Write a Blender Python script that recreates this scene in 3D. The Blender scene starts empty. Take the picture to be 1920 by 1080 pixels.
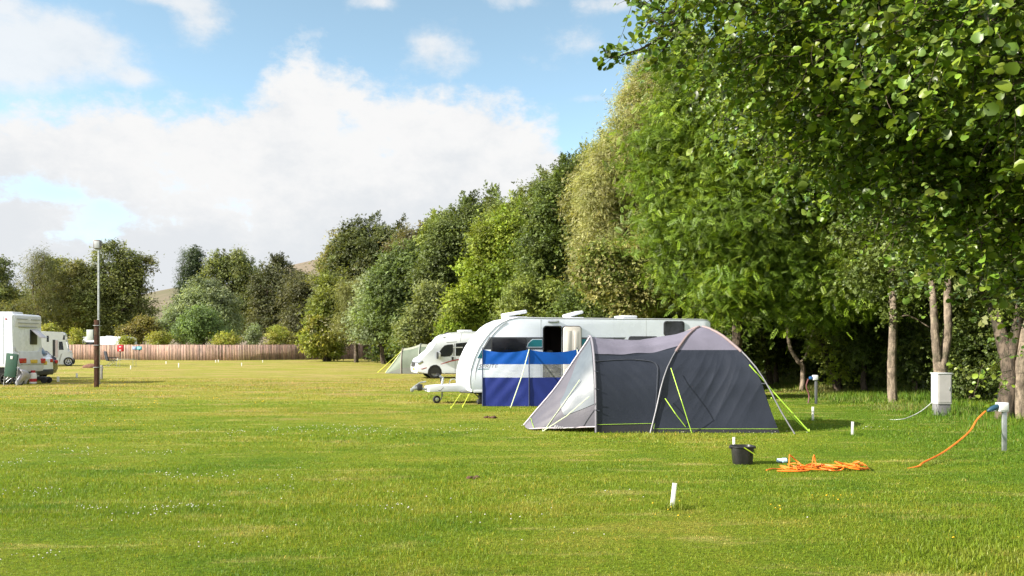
import bpy, bmesh, math, random
import numpy as np
from mathutils import Vector, Matrix

# ------------------------------------------------------------------ basics
F, CX, HY, CZ = 1600.0, 960.0, 650.0, 1.65      # lens in photo pixels, horizon line, eye height
SC = bpy.context.scene
COL = SC.collection
PI = math.pi

def sstep(a, b, x):
    t = min(1.0, max(0.0, (x-a)/(b-a))); return t*t*(3-2*t)
def gz(x, y):                                    # the field rises a little towards the fence
    return 0.40*sstep(42, 92, y)
def P(px, py, Y): return Vector(((px-CX)/F*Y, Y, CZ-(py-HY)/F*Y))
def G(px, py):
    Y = CZ*F/max(1, py-HY)
    for _ in range(30):
        Y = (CZ-gz(0, Y))*F/max(1, py-HY)
    return Vector(((px-CX)/F*Y, Y, gz(0, Y)))

def thing(name, label, cat, loc=(0,0,0), rz=0.0, group=None):
    o = bpy.data.objects.new(name, None); COL.objects.link(o)
    o.empty_display_size = 0.2
    o.location = loc; o.rotation_euler = (0, 0, rz)
    return tag(o, label, cat, group)
def tag(o, label=None, cat=None, group=None, kind=None):
    if label: o['label'] = label
    if cat: o['category'] = cat
    if group: o['group'] = group
    if kind: o['kind'] = kind
    return o
def link(name, me, m, parent=None):
    o = bpy.data.objects.new(name, me); COL.objects.link(o)
    if m is not None and len(me.materials) == 0: me.materials.append(m)
    if parent is not None: o.parent = parent
    return o
def obj(name, bm, m, parent=None, smooth=True, world=False, angle=35):
    if world and parent is not None:
        bmesh.ops.translate(bm, verts=bm.verts, vec=-Vector(parent.location))
    bmesh.ops.recalc_face_normals(bm, faces=bm.faces)
    if smooth:
        lim = math.radians(angle)
        for f in bm.faces: f.smooth = True
        for e in bm.edges:
            if len(e.link_faces) == 2 and e.calc_face_angle(0) > lim: e.smooth = False
    me = bpy.data.meshes.new(name); bm.to_mesh(me); bm.free()
    return link(name, me, m, parent)

# ------------------------------------------------------------------ mesh pieces
def NB(): return bmesh.new()
def box(bm, x0, x1, y0, y1, z0, z1, bev=0.0, rot=None, piv=None, seg=2):
    vs = [bm.verts.new((x, y, z)) for x in (x0, x1) for y in (y0, y1) for z in (z0, z1)]
    fs = [(0,1,3,2), (4,6,7,5), (0,4,5,1), (2,3,7,6), (0,2,6,4), (1,5,7,3)]
    faces = [bm.faces.new([vs[i] for i in f]) for f in fs]
    geom = vs
    if bev > 0:
        es = list({e for f in faces for e in f.edges})
        r = bmesh.ops.bevel(bm, geom=es, offset=bev, segments=seg, affect='EDGES', profile=0.5)
        geom = list({v for f in r['faces'] for v in f.verts} | {v for v in vs if v.is_valid})
    if rot is not None:
        pv = Vector(piv) if piv is not None else Vector(((x0+x1)/2, (y0+y1)/2, (z0+z1)/2))
        bmesh.ops.rotate(bm, verts=geom, cent=pv, matrix=rot)
    return geom
def tube(bm, pts, r, n=8, cap=True):
    pts = [Vector(p) for p in pts]
    k = len(pts)
    rad = r if isinstance(r, (list, tuple)) else [r]*k
    ref = None; rings = []
    for i, p in enumerate(pts):
        d = (pts[min(i+1, k-1)]-pts[max(i-1, 0)])
        if d.length < 1e-9: d = Vector((0, 0, 1))
        d.normalize()
        if ref is None:
            a = Vector((0, 0, 1)) if abs(d.z) < 0.9 else Vector((1, 0, 0))
            ref = d.cross(a).normalized()
        ref = (ref-d*ref.dot(d))
        if ref.length < 1e-6: ref = d.orthogonal()
        ref.normalize()
        b = d.cross(ref)
        rings.append([bm.verts.new(p+(ref*math.cos(2*PI*j/n)+b*math.sin(2*PI*j/n))*rad[i]) for j in range(n)])
    for i in range(k-1):
        for j in range(n):
            bm.faces.new((rings[i][j], rings[i][(j+1) % n], rings[i+1][(j+1) % n], rings[i+1][j]))
    if cap and n > 2:
        bm.faces.new(rings[0][::-1]); bm.faces.new(rings[-1])
def lathe(bm, prof, n=24, axis='z', c=(0,0,0), cap=True):
    c = Vector(c); rings = []
    for (r, h) in prof:
        ring = []
        for j in range(n):
            a = 2*PI*j/n; u, v = r*math.cos(a), r*math.sin(a)
            q = {'z': (u, v, h), 'y': (u, h, v), 'x': (h, u, v)}[axis]
            ring.append(bm.verts.new(c+Vector(q)))
        rings.append(ring)
    for i in range(len(rings)-1):
        for j in range(n):
            bm.faces.new((rings[i][j], rings[i][(j+1) % n], rings[i+1][(j+1) % n], rings[i+1][j]))
    if cap:
        bm.faces.new(rings[0][::-1]); bm.faces.new(rings[-1])
def prism(bm, prof, y0, y1, bev=0.0, seg=2):
    """closed (x,z) outline extruded from y0 to y1"""
    a = [bm.verts.new((x, y0, z)) for x, z in prof]
    b = [bm.verts.new((x, y1, z)) for x, z in prof]
    n = len(prof)
    fs = [bm.faces.new(a), bm.faces.new(b[::-1])]
    for i in range(n):
        fs.append(bm.faces.new((a[i], b[i], b[(i+1) % n], a[(i+1) % n])))
    if bev > 0:
        es = list(fs[0].edges)+list(fs[1].edges)
        bmesh.ops.bevel(bm, geom=es, offset=bev, segments=seg, affect='EDGES', profile=0.5)
def offset_poly(prof, d):
    """moves a closed outline inwards by d"""
    n = len(prof); out = []
    A = sum(prof[i][0]*prof[(i+1) % n][1]-prof[(i+1) % n][0]*prof[i][1] for i in range(n))
    s = 1 if A > 0 else -1
    for i in range(n):
        p0, p1, p2 = Vector(prof[i-1]), Vector(prof[i]), Vector(prof[(i+1) % n])
        d1, d2 = (p1-p0).normalized(), (p2-p1).normalized()
        n1, n2 = Vector((-d1.y, d1.x))*s, Vector((-d2.y, d2.x))*s
        m = n1+n2
        m = m/max(0.4, m.length_squared)*2 if m.length > 1e-6 else n1
        out.append((p1.x+m.x*d, p1.y+m.y*d))
    return out
def rrect(x0, x1, z0, z1, r=0.05, k=4):
    pts = []
    for (cx, cz, a0) in ((x1-r, z1-r, 0), (x0+r, z1-r, 90), (x0+r, z0+r, 180), (x1-r, z0+r, 270)):
        for i in range(k+1):
            a = math.radians(a0+90*i/k); pts.append((cx+r*math.cos(a), cz+r*math.sin(a)))
    return pts
def grid(bm, fn, nu, nv, u0=0, u1=1, v0=0, v1=1):
    vs = [[bm.verts.new(fn(u0+(u1-u0)*i/nu, v0+(v1-v0)*j/nv)) for j in range(nv+1)] for i in range(nu+1)]
    for i in range(nu):
        for j in range(nv):
            bm.faces.new((vs[i][j], vs[i+1][j], vs[i+1][j+1], vs[i][j+1]))
def smooth_path(pts, k=6):
    pts = [Vector(p) for p in pts]; out = []
    n = len(pts)
    for i in range(n-1):
        p0, p1, p2, p3 = pts[max(0, i-1)], pts[i], pts[i+1], pts[min(n-1, i+2)]
        for j in range(k):
            t = j/k
            out.append(0.5*((2*p1)+(p2-p0)*t+(2*p0-5*p1+4*p2-p3)*t*t+(3*p1-p0-3*p2+p3)*t**3))
    out.append(pts[-1]); return out
def text_bm(body, size, m=None):
    cu = bpy.data.curves.new('txt', 'FONT'); cu.body = body; cu.size = size; cu.extrude = 0.002
    cu.align_x = 'LEFT'; cu.shear = 0.25
    o = bpy.data.objects.new('txt', cu); COL.objects.link(o)
    dg = bpy.context.evaluated_depsgraph_get()
    me = bpy.data.meshes.new_from_object(o.evaluated_get(dg))
    bm = bmesh.new(); bm.from_mesh(me)
    bpy.data.objects.remove(o); bpy.data.curves.remove(cu); bpy.data.meshes.remove(me)
    bmesh.ops.rotate(bm, verts=bm.verts, cent=(0,0,0), matrix=Matrix.Rotation(PI/2, 3, 'X'))
    return bm

# ------------------------------------------------------------------ materials
def newmat(name):
    m = bpy.data.materials.new(name); m.use_nodes = True
    nt = m.node_tree; nt.nodes.clear()
    out = nt.nodes.new('ShaderNodeOutputMaterial')
    return m, nt, out
def L(nt, a, b): nt.links.new(a, b)
def noise(nt, scale, detail=4, rough=0.55, vec=None, dim='3D'):
    n = nt.nodes.new('ShaderNodeTexNoise'); n.noise_dimensions = dim
    n.inputs['Scale'].default_value = scale; n.inputs['Detail'].default_value = detail
    n.inputs['Roughness'].default_value = rough
    if vec is not None: L(nt, vec, n.inputs['Vector'])
    return n.outputs[0]
def mixc(nt, fac, a, b, blend='MIX'):
    n = nt.nodes.new('ShaderNodeMix'); n.data_type = 'RGBA'; n.blend_type = blend
    for s, v in ((n.inputs[0], fac), (n.inputs[6], a), (n.inputs[7], b)):
        if hasattr(v, 'is_linked'): L(nt, v, s)
        elif isinstance(v, (int, float)): s.default_value = v
        else: s.default_value = (*v[:3], 1)
    return n.outputs[2]
def mth(nt, op, a, b=None, c=None):
    n = nt.nodes.new('ShaderNodeMath'); n.operation = op
    for i, v in enumerate((a, b, c)):
        if v is None: continue
        if hasattr(v, 'is_linked'): L(nt, v, n.inputs[i])
        else: n.inputs[i].default_value = v
    return n.outputs[0]
def mrange(nt, v, a, b, c=0.0, d=1.0, kind='SMOOTHSTEP'):
    n = nt.nodes.new('ShaderNodeMapRange'); n.interpolation_type = kind
    L(nt, v, n.inputs[0])
    for i, q in enumerate((a, b, c, d)): n.inputs[i+1].default_value = q
    return n.outputs[0]
def mapping(nt, vec, sc=(1,1,1), rot=(0,0,0)):
    n = nt.nodes.new('ShaderNodeMapping'); n.inputs['Scale'].default_value = sc; n.inputs['Rotation'].default_value = rot
    L(nt, vec, n.inputs['Vector']); return n.outputs[0]
def tcoord(nt, which='Object'):
    return nt.nodes.new('ShaderNodeTexCoord').outputs[which]
def bump(nt, h, strength=0.2, dist=0.02):
    b = nt.nodes.new('ShaderNodeBump'); b.inputs['Strength'].default_value = strength
    b.inputs['Distance'].default_value = dist; L(nt, h, b.inputs['Height']); return b.outputs[0]
def pbr(name, col, rough=0.5, metal=0.0, var=0.12, vscale=3.0, spec=0.5, bumps=0.0, bscale=40.0, transl=0.0, stretch=(1,1,1), coat=0.0):
    m, nt, out = newmat(name)
    p = nt.nodes.new('ShaderNodeBsdfPrincipled')
    tc = mapping(nt, tcoord(nt), stretch)
    n = noise(nt, vscale, 5, 0.6, tc)
    f = mrange(nt, n, 0.3, 0.7)
    dark = tuple(c*(1-var) for c in col); lite = tuple(min(1, c*(1+var*0.6)) for c in col)
    c = mixc(nt, f, dark, lite)
    L(nt, c, p.inputs['Base Color'])
    L(nt, mrange(nt, n, 0.2, 0.8, max(0, rough-0.08), min(1, rough+0.1)), p.inputs['Roughness'])
    p.inputs['Metallic'].default_value = metal
    p.inputs['Specular IOR Level'].default_value = spec
    p.inputs['Coat Weight'].default_value = coat
    if bumps: L(nt, bump(nt, noise(nt, bscale, 4, 0.6, tc), bumps, 0.02), p.inputs['Normal'])
    if transl > 0:
        t = nt.nodes.new('ShaderNodeBsdfTranslucent'); L(nt, c, t.inputs['Color'])
        mx = nt.nodes.new('ShaderNodeMixShader'); mx.inputs[0].default_value = transl
        L(nt, p.outputs[0], mx.inputs[1]); L(nt, t.outputs[0], mx.inputs[2]); L(nt, mx.outputs[0], out.inputs['Surface'])
    else: L(nt, p.outputs[0], out.inputs['Surface'])
    return m
def clear_pvc(name, tint=(0.93, 0.95, 0.96), haze=0.22):
    m, nt, out = newmat(name)
    t = nt.nodes.new('ShaderNodeBsdfTransparent'); t.inputs['Color'].default_value = (*tint, 1)
    g = nt.nodes.new('ShaderNodeBsdfPrincipled'); g.inputs['Base Color'].default_value = (0.75, 0.77, 0.8, 1)
    g.inputs['Roughness'].default_value = 0.12
    n = noise(nt, 6, 5, 0.65, mapping(nt, tcoord(nt), (1, 1, 2.2), (0.2, 0.5, 0)))
    L(nt, bump(nt, n, 0.25, 0.03), g.inputs['Normal'])
    mx = nt.nodes.new('ShaderNodeMixShader'); L(nt, mrange(nt, n, 0.35, 0.75, haze*0.6, haze*1.3), mx.inputs[0])
    L(nt, t.outputs[0], mx.inputs[1]); L(nt, g.outputs[0], mx.inputs[2]); L(nt, mx.outputs[0], out.inputs['Surface'])
    return m
def leafmat(name, transl=0.3, rough=0.45, spec=0.35):
    m, nt, out = newmat(name)
    a = nt.nodes.new('ShaderNodeAttribute'); a.attribute_name = 'Col'
    p = nt.nodes.new('ShaderNodeBsdfPrincipled'); L(nt, a.outputs['Color'], p.inputs['Base Color'])
    p.inputs['Roughness'].default_value = rough; p.inputs['Specular IOR Level'].default_value = spec
    t = nt.nodes.new('ShaderNodeBsdfTranslucent')
    L(nt, mixc(nt, 1.0, a.outputs['Color'], (1.35, 1.3, 0.6), 'MULTIPLY'), t.inputs['Color'])
    mx = nt.nodes.new('ShaderNodeMixShader'); mx.inputs[0].default_value = transl
    L(nt, p.outputs[0], mx.inputs[1]); L(nt, t.outputs[0], mx.inputs[2]); L(nt, mx.outputs[0], out.inputs['Surface'])
    return m
def colmat(name, rough=0.8, spec=0.2, bumps=0.3, stretch=(1,1,1), scale=12):
    """base colour from the mesh's own per-piece colour, broken up by noise"""
    m, nt, out = newmat(name)
    a = nt.nodes.new('ShaderNodeAttribute'); a.attribute_name = 'Col'
    p = nt.nodes.new('ShaderNodeBsdfPrincipled')
    n = noise(nt, scale, 6, 0.65, mapping(nt, tcoord(nt), stretch))
    L(nt, mixc(nt, 1.0, a.outputs['Color'], mixc(nt, mrange(nt, n, 0.3, 0.7), (0.6, 0.6, 0.62), (1.25, 1.22, 1.2)), 'MULTIPLY'), p.inputs['Base Color'])
    L(nt, bump(nt, n, bumps, 0.02), p.inputs['Normal'])
    p.inputs['Roughness'].default_value = rough; p.inputs['Specular IOR Level'].default_value = spec
    L(nt, p.outputs[0], out.inputs['Surface']); return m
def bark(name, a, b, scale=9):
    m, nt, out = newmat(name)
    p = nt.nodes.new('ShaderNodeBsdfPrincipled')
    tc = tcoord(nt)
    n1 = noise(nt, scale, 8, 0.7, mapping(nt, tc, (1, 1, 0.35)))
    n2 = noise(nt, 1.6, 4, 0.6, tc)
    n3 = noise(nt, 3.0, 3, 0.5, mapping(nt, tc, (1, 1, 5.0)))
    c = mixc(nt, mrange(nt, n1, 0.42, 0.58), a, b)
    n4 = noise(nt, 4.0, 6, 0.7, mapping(nt, tc, (1, 1, 0.6)))
    c = mixc(nt, mrange(nt, n4, 0.5, 0.64, 0, 0.75), c, tuple(x*0.42 for x in b))
    c = mixc(nt, mrange(nt, n2, 0.5, 0.7, 0, 0.6), c, (0.07, 0.085, 0.04))
    c = mixc(nt, mrange(nt, n3, 0.6, 0.68, 0, 0.7), c, tuple(x*0.35 for x in a))
    L(nt, c, p.inputs['Base Color']); p.inputs['Roughness'].default_value = 0.9
    p.inputs['Specular IOR Level'].default_value = 0.15
    L(nt, bump(nt, n1, 1.0, 0.06), p.inputs['Normal'])
    L(nt, p.outputs[0], out.inputs['Surface']); return m

# ------------------------------------------------------------------ numpy leaf meshes
def unit(a): return a/np.maximum(1e-9, np.linalg.norm(a, axis=-1, keepdims=True))
def np_mesh(name, V, faces_flat, sizes, col=None):
    me = bpy.data.meshes.new(name)
    me.vertices.add(len(V)); me.vertices.foreach_set('co', np.ascontiguousarray(V, dtype=np.float32).ravel())
    me.loops.add(len(faces_flat)); me.loops.foreach_set('vertex_index', np.ascontiguousarray(faces_flat, dtype=np.int32))
    me.polygons.add(len(sizes))
    st = np.zeros(len(sizes), dtype=np.int32); st[1:] = np.cumsum(sizes)[:-1]
    me.polygons.foreach_set('loop_start', st)
    me.update(calc_edges=True)
    if col is not None:
        at = me.attributes.new('Col', 'FLOAT_COLOR', 'POINT')
        c4 = np.ones((len(V), 4), dtype=np.float32); c4[:, :3] = col
        at.data.foreach_set('color', c4.ravel())
    return me
def _pinnate(n=5, ang=54, ll=0.36, w=0.105, droop=0.25, term=True):
    V, Fc = [], []
    items = []
    for i in range(n):
        y = 0.22+0.68*i/(n-1)
        for s in (-1, 1): items.append((y, s*math.radians(ang), ll*(1-0.25*abs(i/(n-1)-0.4))))
    if term: items.append((0.92, 0.0, ll))
    for (y, a, l) in items:
        z0 = -droop*y*y
        d = np.array([math.sin(a), math.cos(a), -0.35]); d /= np.linalg.norm(d)
        q = np.array([math.cos(a), -math.sin(a), 0])
        b = np.array([0, y, z0]); k = len(V)
        V += [b, b+d*l*0.45+q*w*0.5, b+d*l, b+d*l*0.45-q*w*0.5]
        Fc.append((k, k+1, k+2, k+3))
    return np.array(V, dtype=float), Fc
def _strand(n=9, w=0.10, ll=0.26):
    V, Fc = [], []
    for i in range(n):
        y = 0.05+0.9*i/n; a = math.radians(28)*(1 if i % 2 else -1)
        d = np.array([math.sin(a), math.cos(a), 0.1*(1 if i % 3 else -1)]); q = np.array([math.cos(a), -math.sin(a), 0])
        b = np.array([0, y, 0]); k = len(V)
        V += [b, b+d*ll*0.45+q*w*0.5, b+d*ll, b+d*ll*0.45-q*w*0.5]; Fc.append((k, k+1, k+2, k+3))
    return np.array(V, dtype=float), Fc
def _spray(n=5):
    """a few small leaves on a twiglet"""
    r = random.Random(4); V, Fc = [], []
    for i in range(n):
        y = 0.1+0.6*i/(n-1); a = (0.9 if i % 2 else -0.9)*(1-i/(n-1)*0.8)
        d = np.array([math.sin(a), math.cos(a), r.uniform(-.4, .3)]); q = np.array([math.cos(a), -math.sin(a), r.uniform(-.5, .5)])
        l, w = 0.5, 0.34; b = np.array([0, y, 0]); k = len(V)
        V += [b, b+d*l*0.5+q*w*0.5, b+d*l, b+d*l*0.5-q*w*0.5]; Fc.append((k, k+1, k+2, k+3))
    return np.array(V, dtype=float), Fc
TEMPL = {
 'quad': (np.array([(0,0,0), (.42,.5,.1), (0,1,0), (-.42,.5,.1)], dtype=float), [(0,1,2), (0,2,3)]),
 'leaf': (np.array([(0,0,0), (.26,.18,.10), (.46,.55,.17), (.3,.92,.0), (0,.99,-.14), (-.3,.92,.0), (-.46,.55,.17), (-.26,.18,.10), (0,.55,-.01)], dtype=float),
          [(0,1,2,8), (8,2,3,4), (0,8,6,7), (8,4,5,6)]),
 'pinnate': _pinnate(), 'strand': _strand(), 'spray': _spray(),
}
def leaf_mesh(name, C, N, T, S, tm, col):
    V, Fc = TEMPL[tm]
    N = unit(N); T = unit(T-N*(T*N).sum(1, keepdims=True)); B = np.cross(T, N)
    W = C[:, None, :]+S[:, None, None]*(V[None, :, 0:1]*B[:, None, :]+V[None, :, 1:2]*T[:, None, :]+V[None, :, 2:3]*N[:, None, :])
    k = len(V); n = len(C)
    flat = np.array([i for f in Fc for i in f], dtype=np.int64)
    faces = (np.arange(n)[:, None]*k+flat[None, :]).ravel()
    sizes = np.tile(np.array([len(f) for f in Fc]), n)
    return np_mesh(name, W.reshape(-1, 3), faces, sizes, np.repeat(col, k, axis=0))
def sph(rng, n): return unit(rng.normal(size=(n, 3)))
class WNoise:
    def __init__(s, rng, k=7, f=3.0):
        s.w = rng.normal(size=(k, 3))*f; s.p = rng.uniform(0, 6.28, k); s.k = k
    def __call__(s, d): return np.sin(d@s.w.T+s.p).sum(1)/math.sqrt(s.k)
def crown(rng, blobs, nclump, nper, cs, pal, shell=0.62, rough=0.16, flat=0.65, low=-0.75, droop=0.0, outw=0.6, cvar=0.22, lvar=0.2, subs=11):
    """leaf clumps spread through the outer part of a set of ellipsoids: centres, normals, tips, colours"""
    big = [np.array(b, dtype=float) for b in blobs]
    blobs = []
    for b in big:                                  # each mass of the crown carries smaller boughs that break its outline
        blobs.append(np.concatenate([b[:3], b[3:]*.86]))
        for d in sph(rng, subs):
            if d[2] < -.7: d[2] *= -1
            f = rng.uniform(.26, .46)
            blobs.append(np.concatenate([b[:3]+d*b[3:]*rng.uniform(.66, .98), b[3:]*f*rng.uniform(.75, 1.3, 3)]))
    wgt = np.array([(b[3]*b[4]+b[4]*b[5]+b[3]*b[5]) for b in blobs]); wgt /= wgt.sum()
    which = rng.choice(len(blobs), size=nclump, p=wgt)
    d = sph(rng, nclump)
    bad = d[:, 2] < low; d[bad, 2] *= -1
    nz = WNoise(rng, 8, 2.6); nz2 = WNoise(rng, 8, 6.0)
    BB = np.array([blobs[i] for i in which])
    r = (shell+(1-shell)*rng.uniform(0, 1, nclump)**0.6)*(1+rough*nz(d+BB[:, :3]*0.3)+rough*0.6*nz2(d+BB[:, :3]*0.7))
    cc = BB[:, :3]+d*BB[:, 3:6]*r[:, None]
    pal = np.array(pal)
    bc = rng.normal(size=len(blobs))*.13; pi = (rng.integers(0, len(pal), len(blobs))[which]+(rng.uniform(size=nclump) < .35)) % len(pal)
    ccol = pal[pi]*(1+cvar*rng.normal(size=(nclump, 1))+bc[which][:, None])
    csz = cs*rng.uniform(0.55, 1.5, nclump)
    idx = np.repeat(np.arange(nclump), nper); n = len(idx)
    off = rng.normal(size=(n, 3))*np.array([1, 1, flat])*0.55
    C = cc[idx]+off*csz[idx][:, None]
    C[:, 2] -= droop*np.linalg.norm(off[:, :2], axis=1)*csz[idx]
    od = unit(d[idx]*0.7+unit(off)*0.5)
    N = od*outw+np.array([0, 0, 0.45])+rng.normal(size=(n, 3))*0.5
    T = od*0.5+np.array([0, 0, -0.35-droop])+rng.normal(size=(n, 3))*0.6
    col = np.clip(ccol[idx]*(1+lvar*rng.normal(size=(n, 1))), 0.008, 0.6)
    return C, N, T, col
def limb(bm, a, b, r0, r1, rng, wig=0.06, k=6, n=7):
    a, b = Vector(a), Vector(b); d = (b-a).length
    pts, rr = [], []
    for i in range(k+1):
        t = i/k; p = a.lerp(b, t)
        if 0 < i < k: p += Vector(rng.normal(size=3))*wig*d*0.5
        pts.append(p); rr.append(r0+(r1-r0)*t)
    tube(bm, smooth_path(pts, 3), [rr[min(k, int(i/3))]+(rr[min(k, int(i/3)+1)]-rr[min(k, int(i/3))])*((i % 3)/3) for i in range(3*k+1)], n)
    return pts
# ---- look of the day
EXPOSURE = 1.5
SKY_STRENGTH, SKY_SAT, SKY_VAL, SKY_HUE = 0.12, 0.74, 1.06, 0.466
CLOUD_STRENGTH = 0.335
CLOUD_TOP, CLOUD_LOW = (1.0, 1.0, 1.0), (.84, .87, .905)
TURF = [(.090, .164, .010), (.148, .208, .014), (.238, .242, .036), (.335, .25, .110)]
# ================================================================== camera, light, sky
cam_d = bpy.data.cameras.new('camera'); cam = bpy.data.objects.new('camera', cam_d); COL.objects.link(cam)
cam.location = (0, 0, CZ); cam.rotation_euler = (PI/2, 0, 0)
cam_d.sensor_width = 36; cam_d.lens = F*36/1920; cam_d.shift_y = (HY-540)/1920
cam_d.clip_start = 0.05; cam_d.clip_end = 6000
SC.camera = cam
SC.view_settings.view_transform = 'Standard'; SC.view_settings.look = 'None'
SC.view_settings.exposure = EXPOSURE; SC.view_settings.gamma = 1
SC.cycles.use_denoising = True
SC.cycles.max_bounces = 6; SC.cycles.diffuse_bounces = 3; SC.cycles.glossy_bounces = 2
SC.cycles.transmission_bounces = 4; SC.cycles.transparent_max_bounces = 10
SC.cycles.caustics_reflective = False; SC.cycles.caustics_refractive = False
SC.cycles.sample_clamp_indirect = 4.0

SUN_EL, SUN_AZ = math.radians(29), math.radians(-108)      # azimuth from +Y, clockwise: light comes from the left, a little in front
sdir = Vector((math.sin(SUN_AZ)*math.cos(SUN_EL), math.cos(SUN_AZ)*math.cos(SUN_EL), math.sin(SUN_EL)))
sl = bpy.data.lights.new('sun', 'SUN'); sl.energy = 4.5; sl.angle = math.radians(0.5); sl.color = (1.0, 0.93, 0.82)
so = bpy.data.objects.new('sun', sl); COL.objects.link(so)
so.rotation_euler = sdir.to_track_quat('Z', 'Y').to_euler(); so.location = (-60, -8, 40)

def azel(px, py):
    a = math.atan((px-CX)/F); return a, math.atan((HY-py)/F*math.cos(a))
w = bpy.data.worlds.new('World'); SC.world = w; w.use_nodes = True
nt = w.node_tree; nt.nodes.clear()
wo = nt.nodes.new('ShaderNodeOutputWorld')
sky = nt.nodes.new('ShaderNodeTexSky'); sky.sky_type = 'NISHITA'; sky.sun_disc = False
sky.sun_elevation = SUN_EL; sky.sun_rotation = SUN_AZ; sky.air_density = 0.45; sky.dust_density = 0.0; sky.ozone_density = 2.0
tc = tcoord(nt, 'Generated')
sx = nt.nodes.new('ShaderNodeSeparateXYZ'); L(nt, tc, sx.inputs[0])
az = mth(nt, 'ARCTAN2', sx.outputs[0], sx.outputs[1]); el = mth(nt, 'ARCSINE', sx.outputs[2])
cv = nt.nodes.new('ShaderNodeCombineXYZ'); L(nt, az, cv.inputs[0]); L(nt, mth(nt, 'MULTIPLY', el, 1.5), cv.inputs[1])
n1 = noise(nt, 7.0, 9, 0.62, cv.outputs[0]); n2 = noise(nt, 3.2, 3, 0.5, cv.outputs[0]); n3 = noise(nt, 22.0, 8, 0.65, cv.outputs[0])
n1c = mth(nt, 'SUBTRACT', n1, 0.5); n3c = mth(nt, 'SUBTRACT', n3, 0.5)
fc = nt.nodes.new('ShaderNodeFloatCurve')
top = [(-60, 178), (60, 182), (160, 168), (240, 172), (330, 196), (362, 178), (430, 180), (470, 168), (520, 122), (560, 104), (620, 116), (660, 132), (705, 150), (740, 158), (800, 150), (860, 156), (920, 160), (960, 176), (1000, 210), (1040, 240), (1070, 290), (1110, 315), (1180, 330), (1500, 420)]
cvp = fc.mapping.curves[0]
pts = [(((azel(x, y)[0])+0.75)/1.5, azel(x, y)[1]/0.5) for x, y in top]
cvp.points[0].location = (0, pts[0][1]); cvp.points[1].location = (1, pts[-1][1])
for p in pts: cvp.points.new(*p)
fc.mapping.update()
u = nt.nodes.new('ShaderNodeMapRange'); L(nt, az, u.inputs[0]); u.inputs[1].default_value = -0.75; u.inputs[2].default_value = 0.75; u.clamp = True
L(nt, u.outputs[0], fc.inputs['Value'])
d = mth(nt, 'SUBTRACT', mth(nt, 'MULTIPLY', fc.outputs[0], 0.5), el)
d = mth(nt, 'ADD', d, mth(nt, 'MULTIPLY', n1c, 0.13)); d = mth(nt, 'ADD', d, mth(nt, 'MULTIPLY', n3c, 0.09))
main = mrange(nt, d, -0.010, 0.032)
def gsum(items):
    tot = None
    for (px, py, rx, ry, wgt) in items:
        a, e = azel(px, py)
        da = mth(nt, 'MULTIPLY', mth(nt, 'SUBTRACT', az, a), F/rx); de = mth(nt, 'MULTIPLY', mth(nt, 'SUBTRACT', el, e), F/ry)
        r2 = mth(nt, 'ADD', mth(nt, 'MULTIPLY', da, da), mth(nt, 'MULTIPLY', de, de))
        g = mth(nt, 'MULTIPLY', mth(nt, 'EXPONENT', mth(nt, 'MULTIPLY', r2, -1.0)), wgt)
        tot = g if tot is None else mth(nt, 'ADD', tot, g)
    return tot
gap = gsum([(30, 348, 80, 34, 1.0), (110, 362, 40, 16, .6), (205, 405, 44, 30, .95), (160, 440, 60, 16, .45), (1135, 260, 60, 40, .5)])
gap = mrange(nt, mth(nt, 'ADD', mth(nt, 'ADD', gap, mth(nt, 'MULTIPLY', n1c, 2.8)), mth(nt, 'MULTIPLY', n3c, 2.0)), 0.3, 1.2)
main = mth(nt, 'MULTIPLY', main, mth(nt, 'SUBTRACT', 1.0, mth(nt, 'MULTIPLY', gap, 0.92)))
wis = gsum([(40, 110, 150, 55, .95), (170, 70, 80, 40, .7), (380, 40, 55, 45, .9), (290, -5, 90, 16, .7), (255, 145, 40, 18, .6), (825, 110, 75, 50, .8), (800, 75, 35, 25, .4), (700, 2, 60, 18, .85),
            (950, 0, 70, 16, .7), (1140, 5, 80, 20, .8), (1090, 75, 75, 45, .62), (1110, 184, 50, 10, .7), (1000, 120, 60, 25, .3), (20, 5, 60, 22, .5), (-250, 60, 200, 120, .8), (1500, 100, 200, 150, .6)])
wis = mrange(nt, mth(nt, 'ADD', mth(nt, 'ADD', wis, mth(nt, 'MULTIPLY', n1c, 1.5)), mth(nt, 'MULTIPLY', n3c, 0.9)), 0.28, 1.0)
wis = mth(nt, 'MULTIPLY', wis, 0.82)
mask = mth(nt, 'MAXIMUM', main, wis)
# unseen broken cloud overhead and behind, added to lift the shaded sides
n4 = noise(nt, 2.2, 7, 0.6, tc)
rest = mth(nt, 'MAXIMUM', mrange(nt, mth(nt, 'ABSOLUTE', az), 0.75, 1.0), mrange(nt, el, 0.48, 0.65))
mask = mth(nt, 'MAXIMUM', mask, mth(nt, 'MULTIPLY', rest, mrange(nt, n4, 0.38, 0.56, 0.1, 0.95)))
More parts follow.
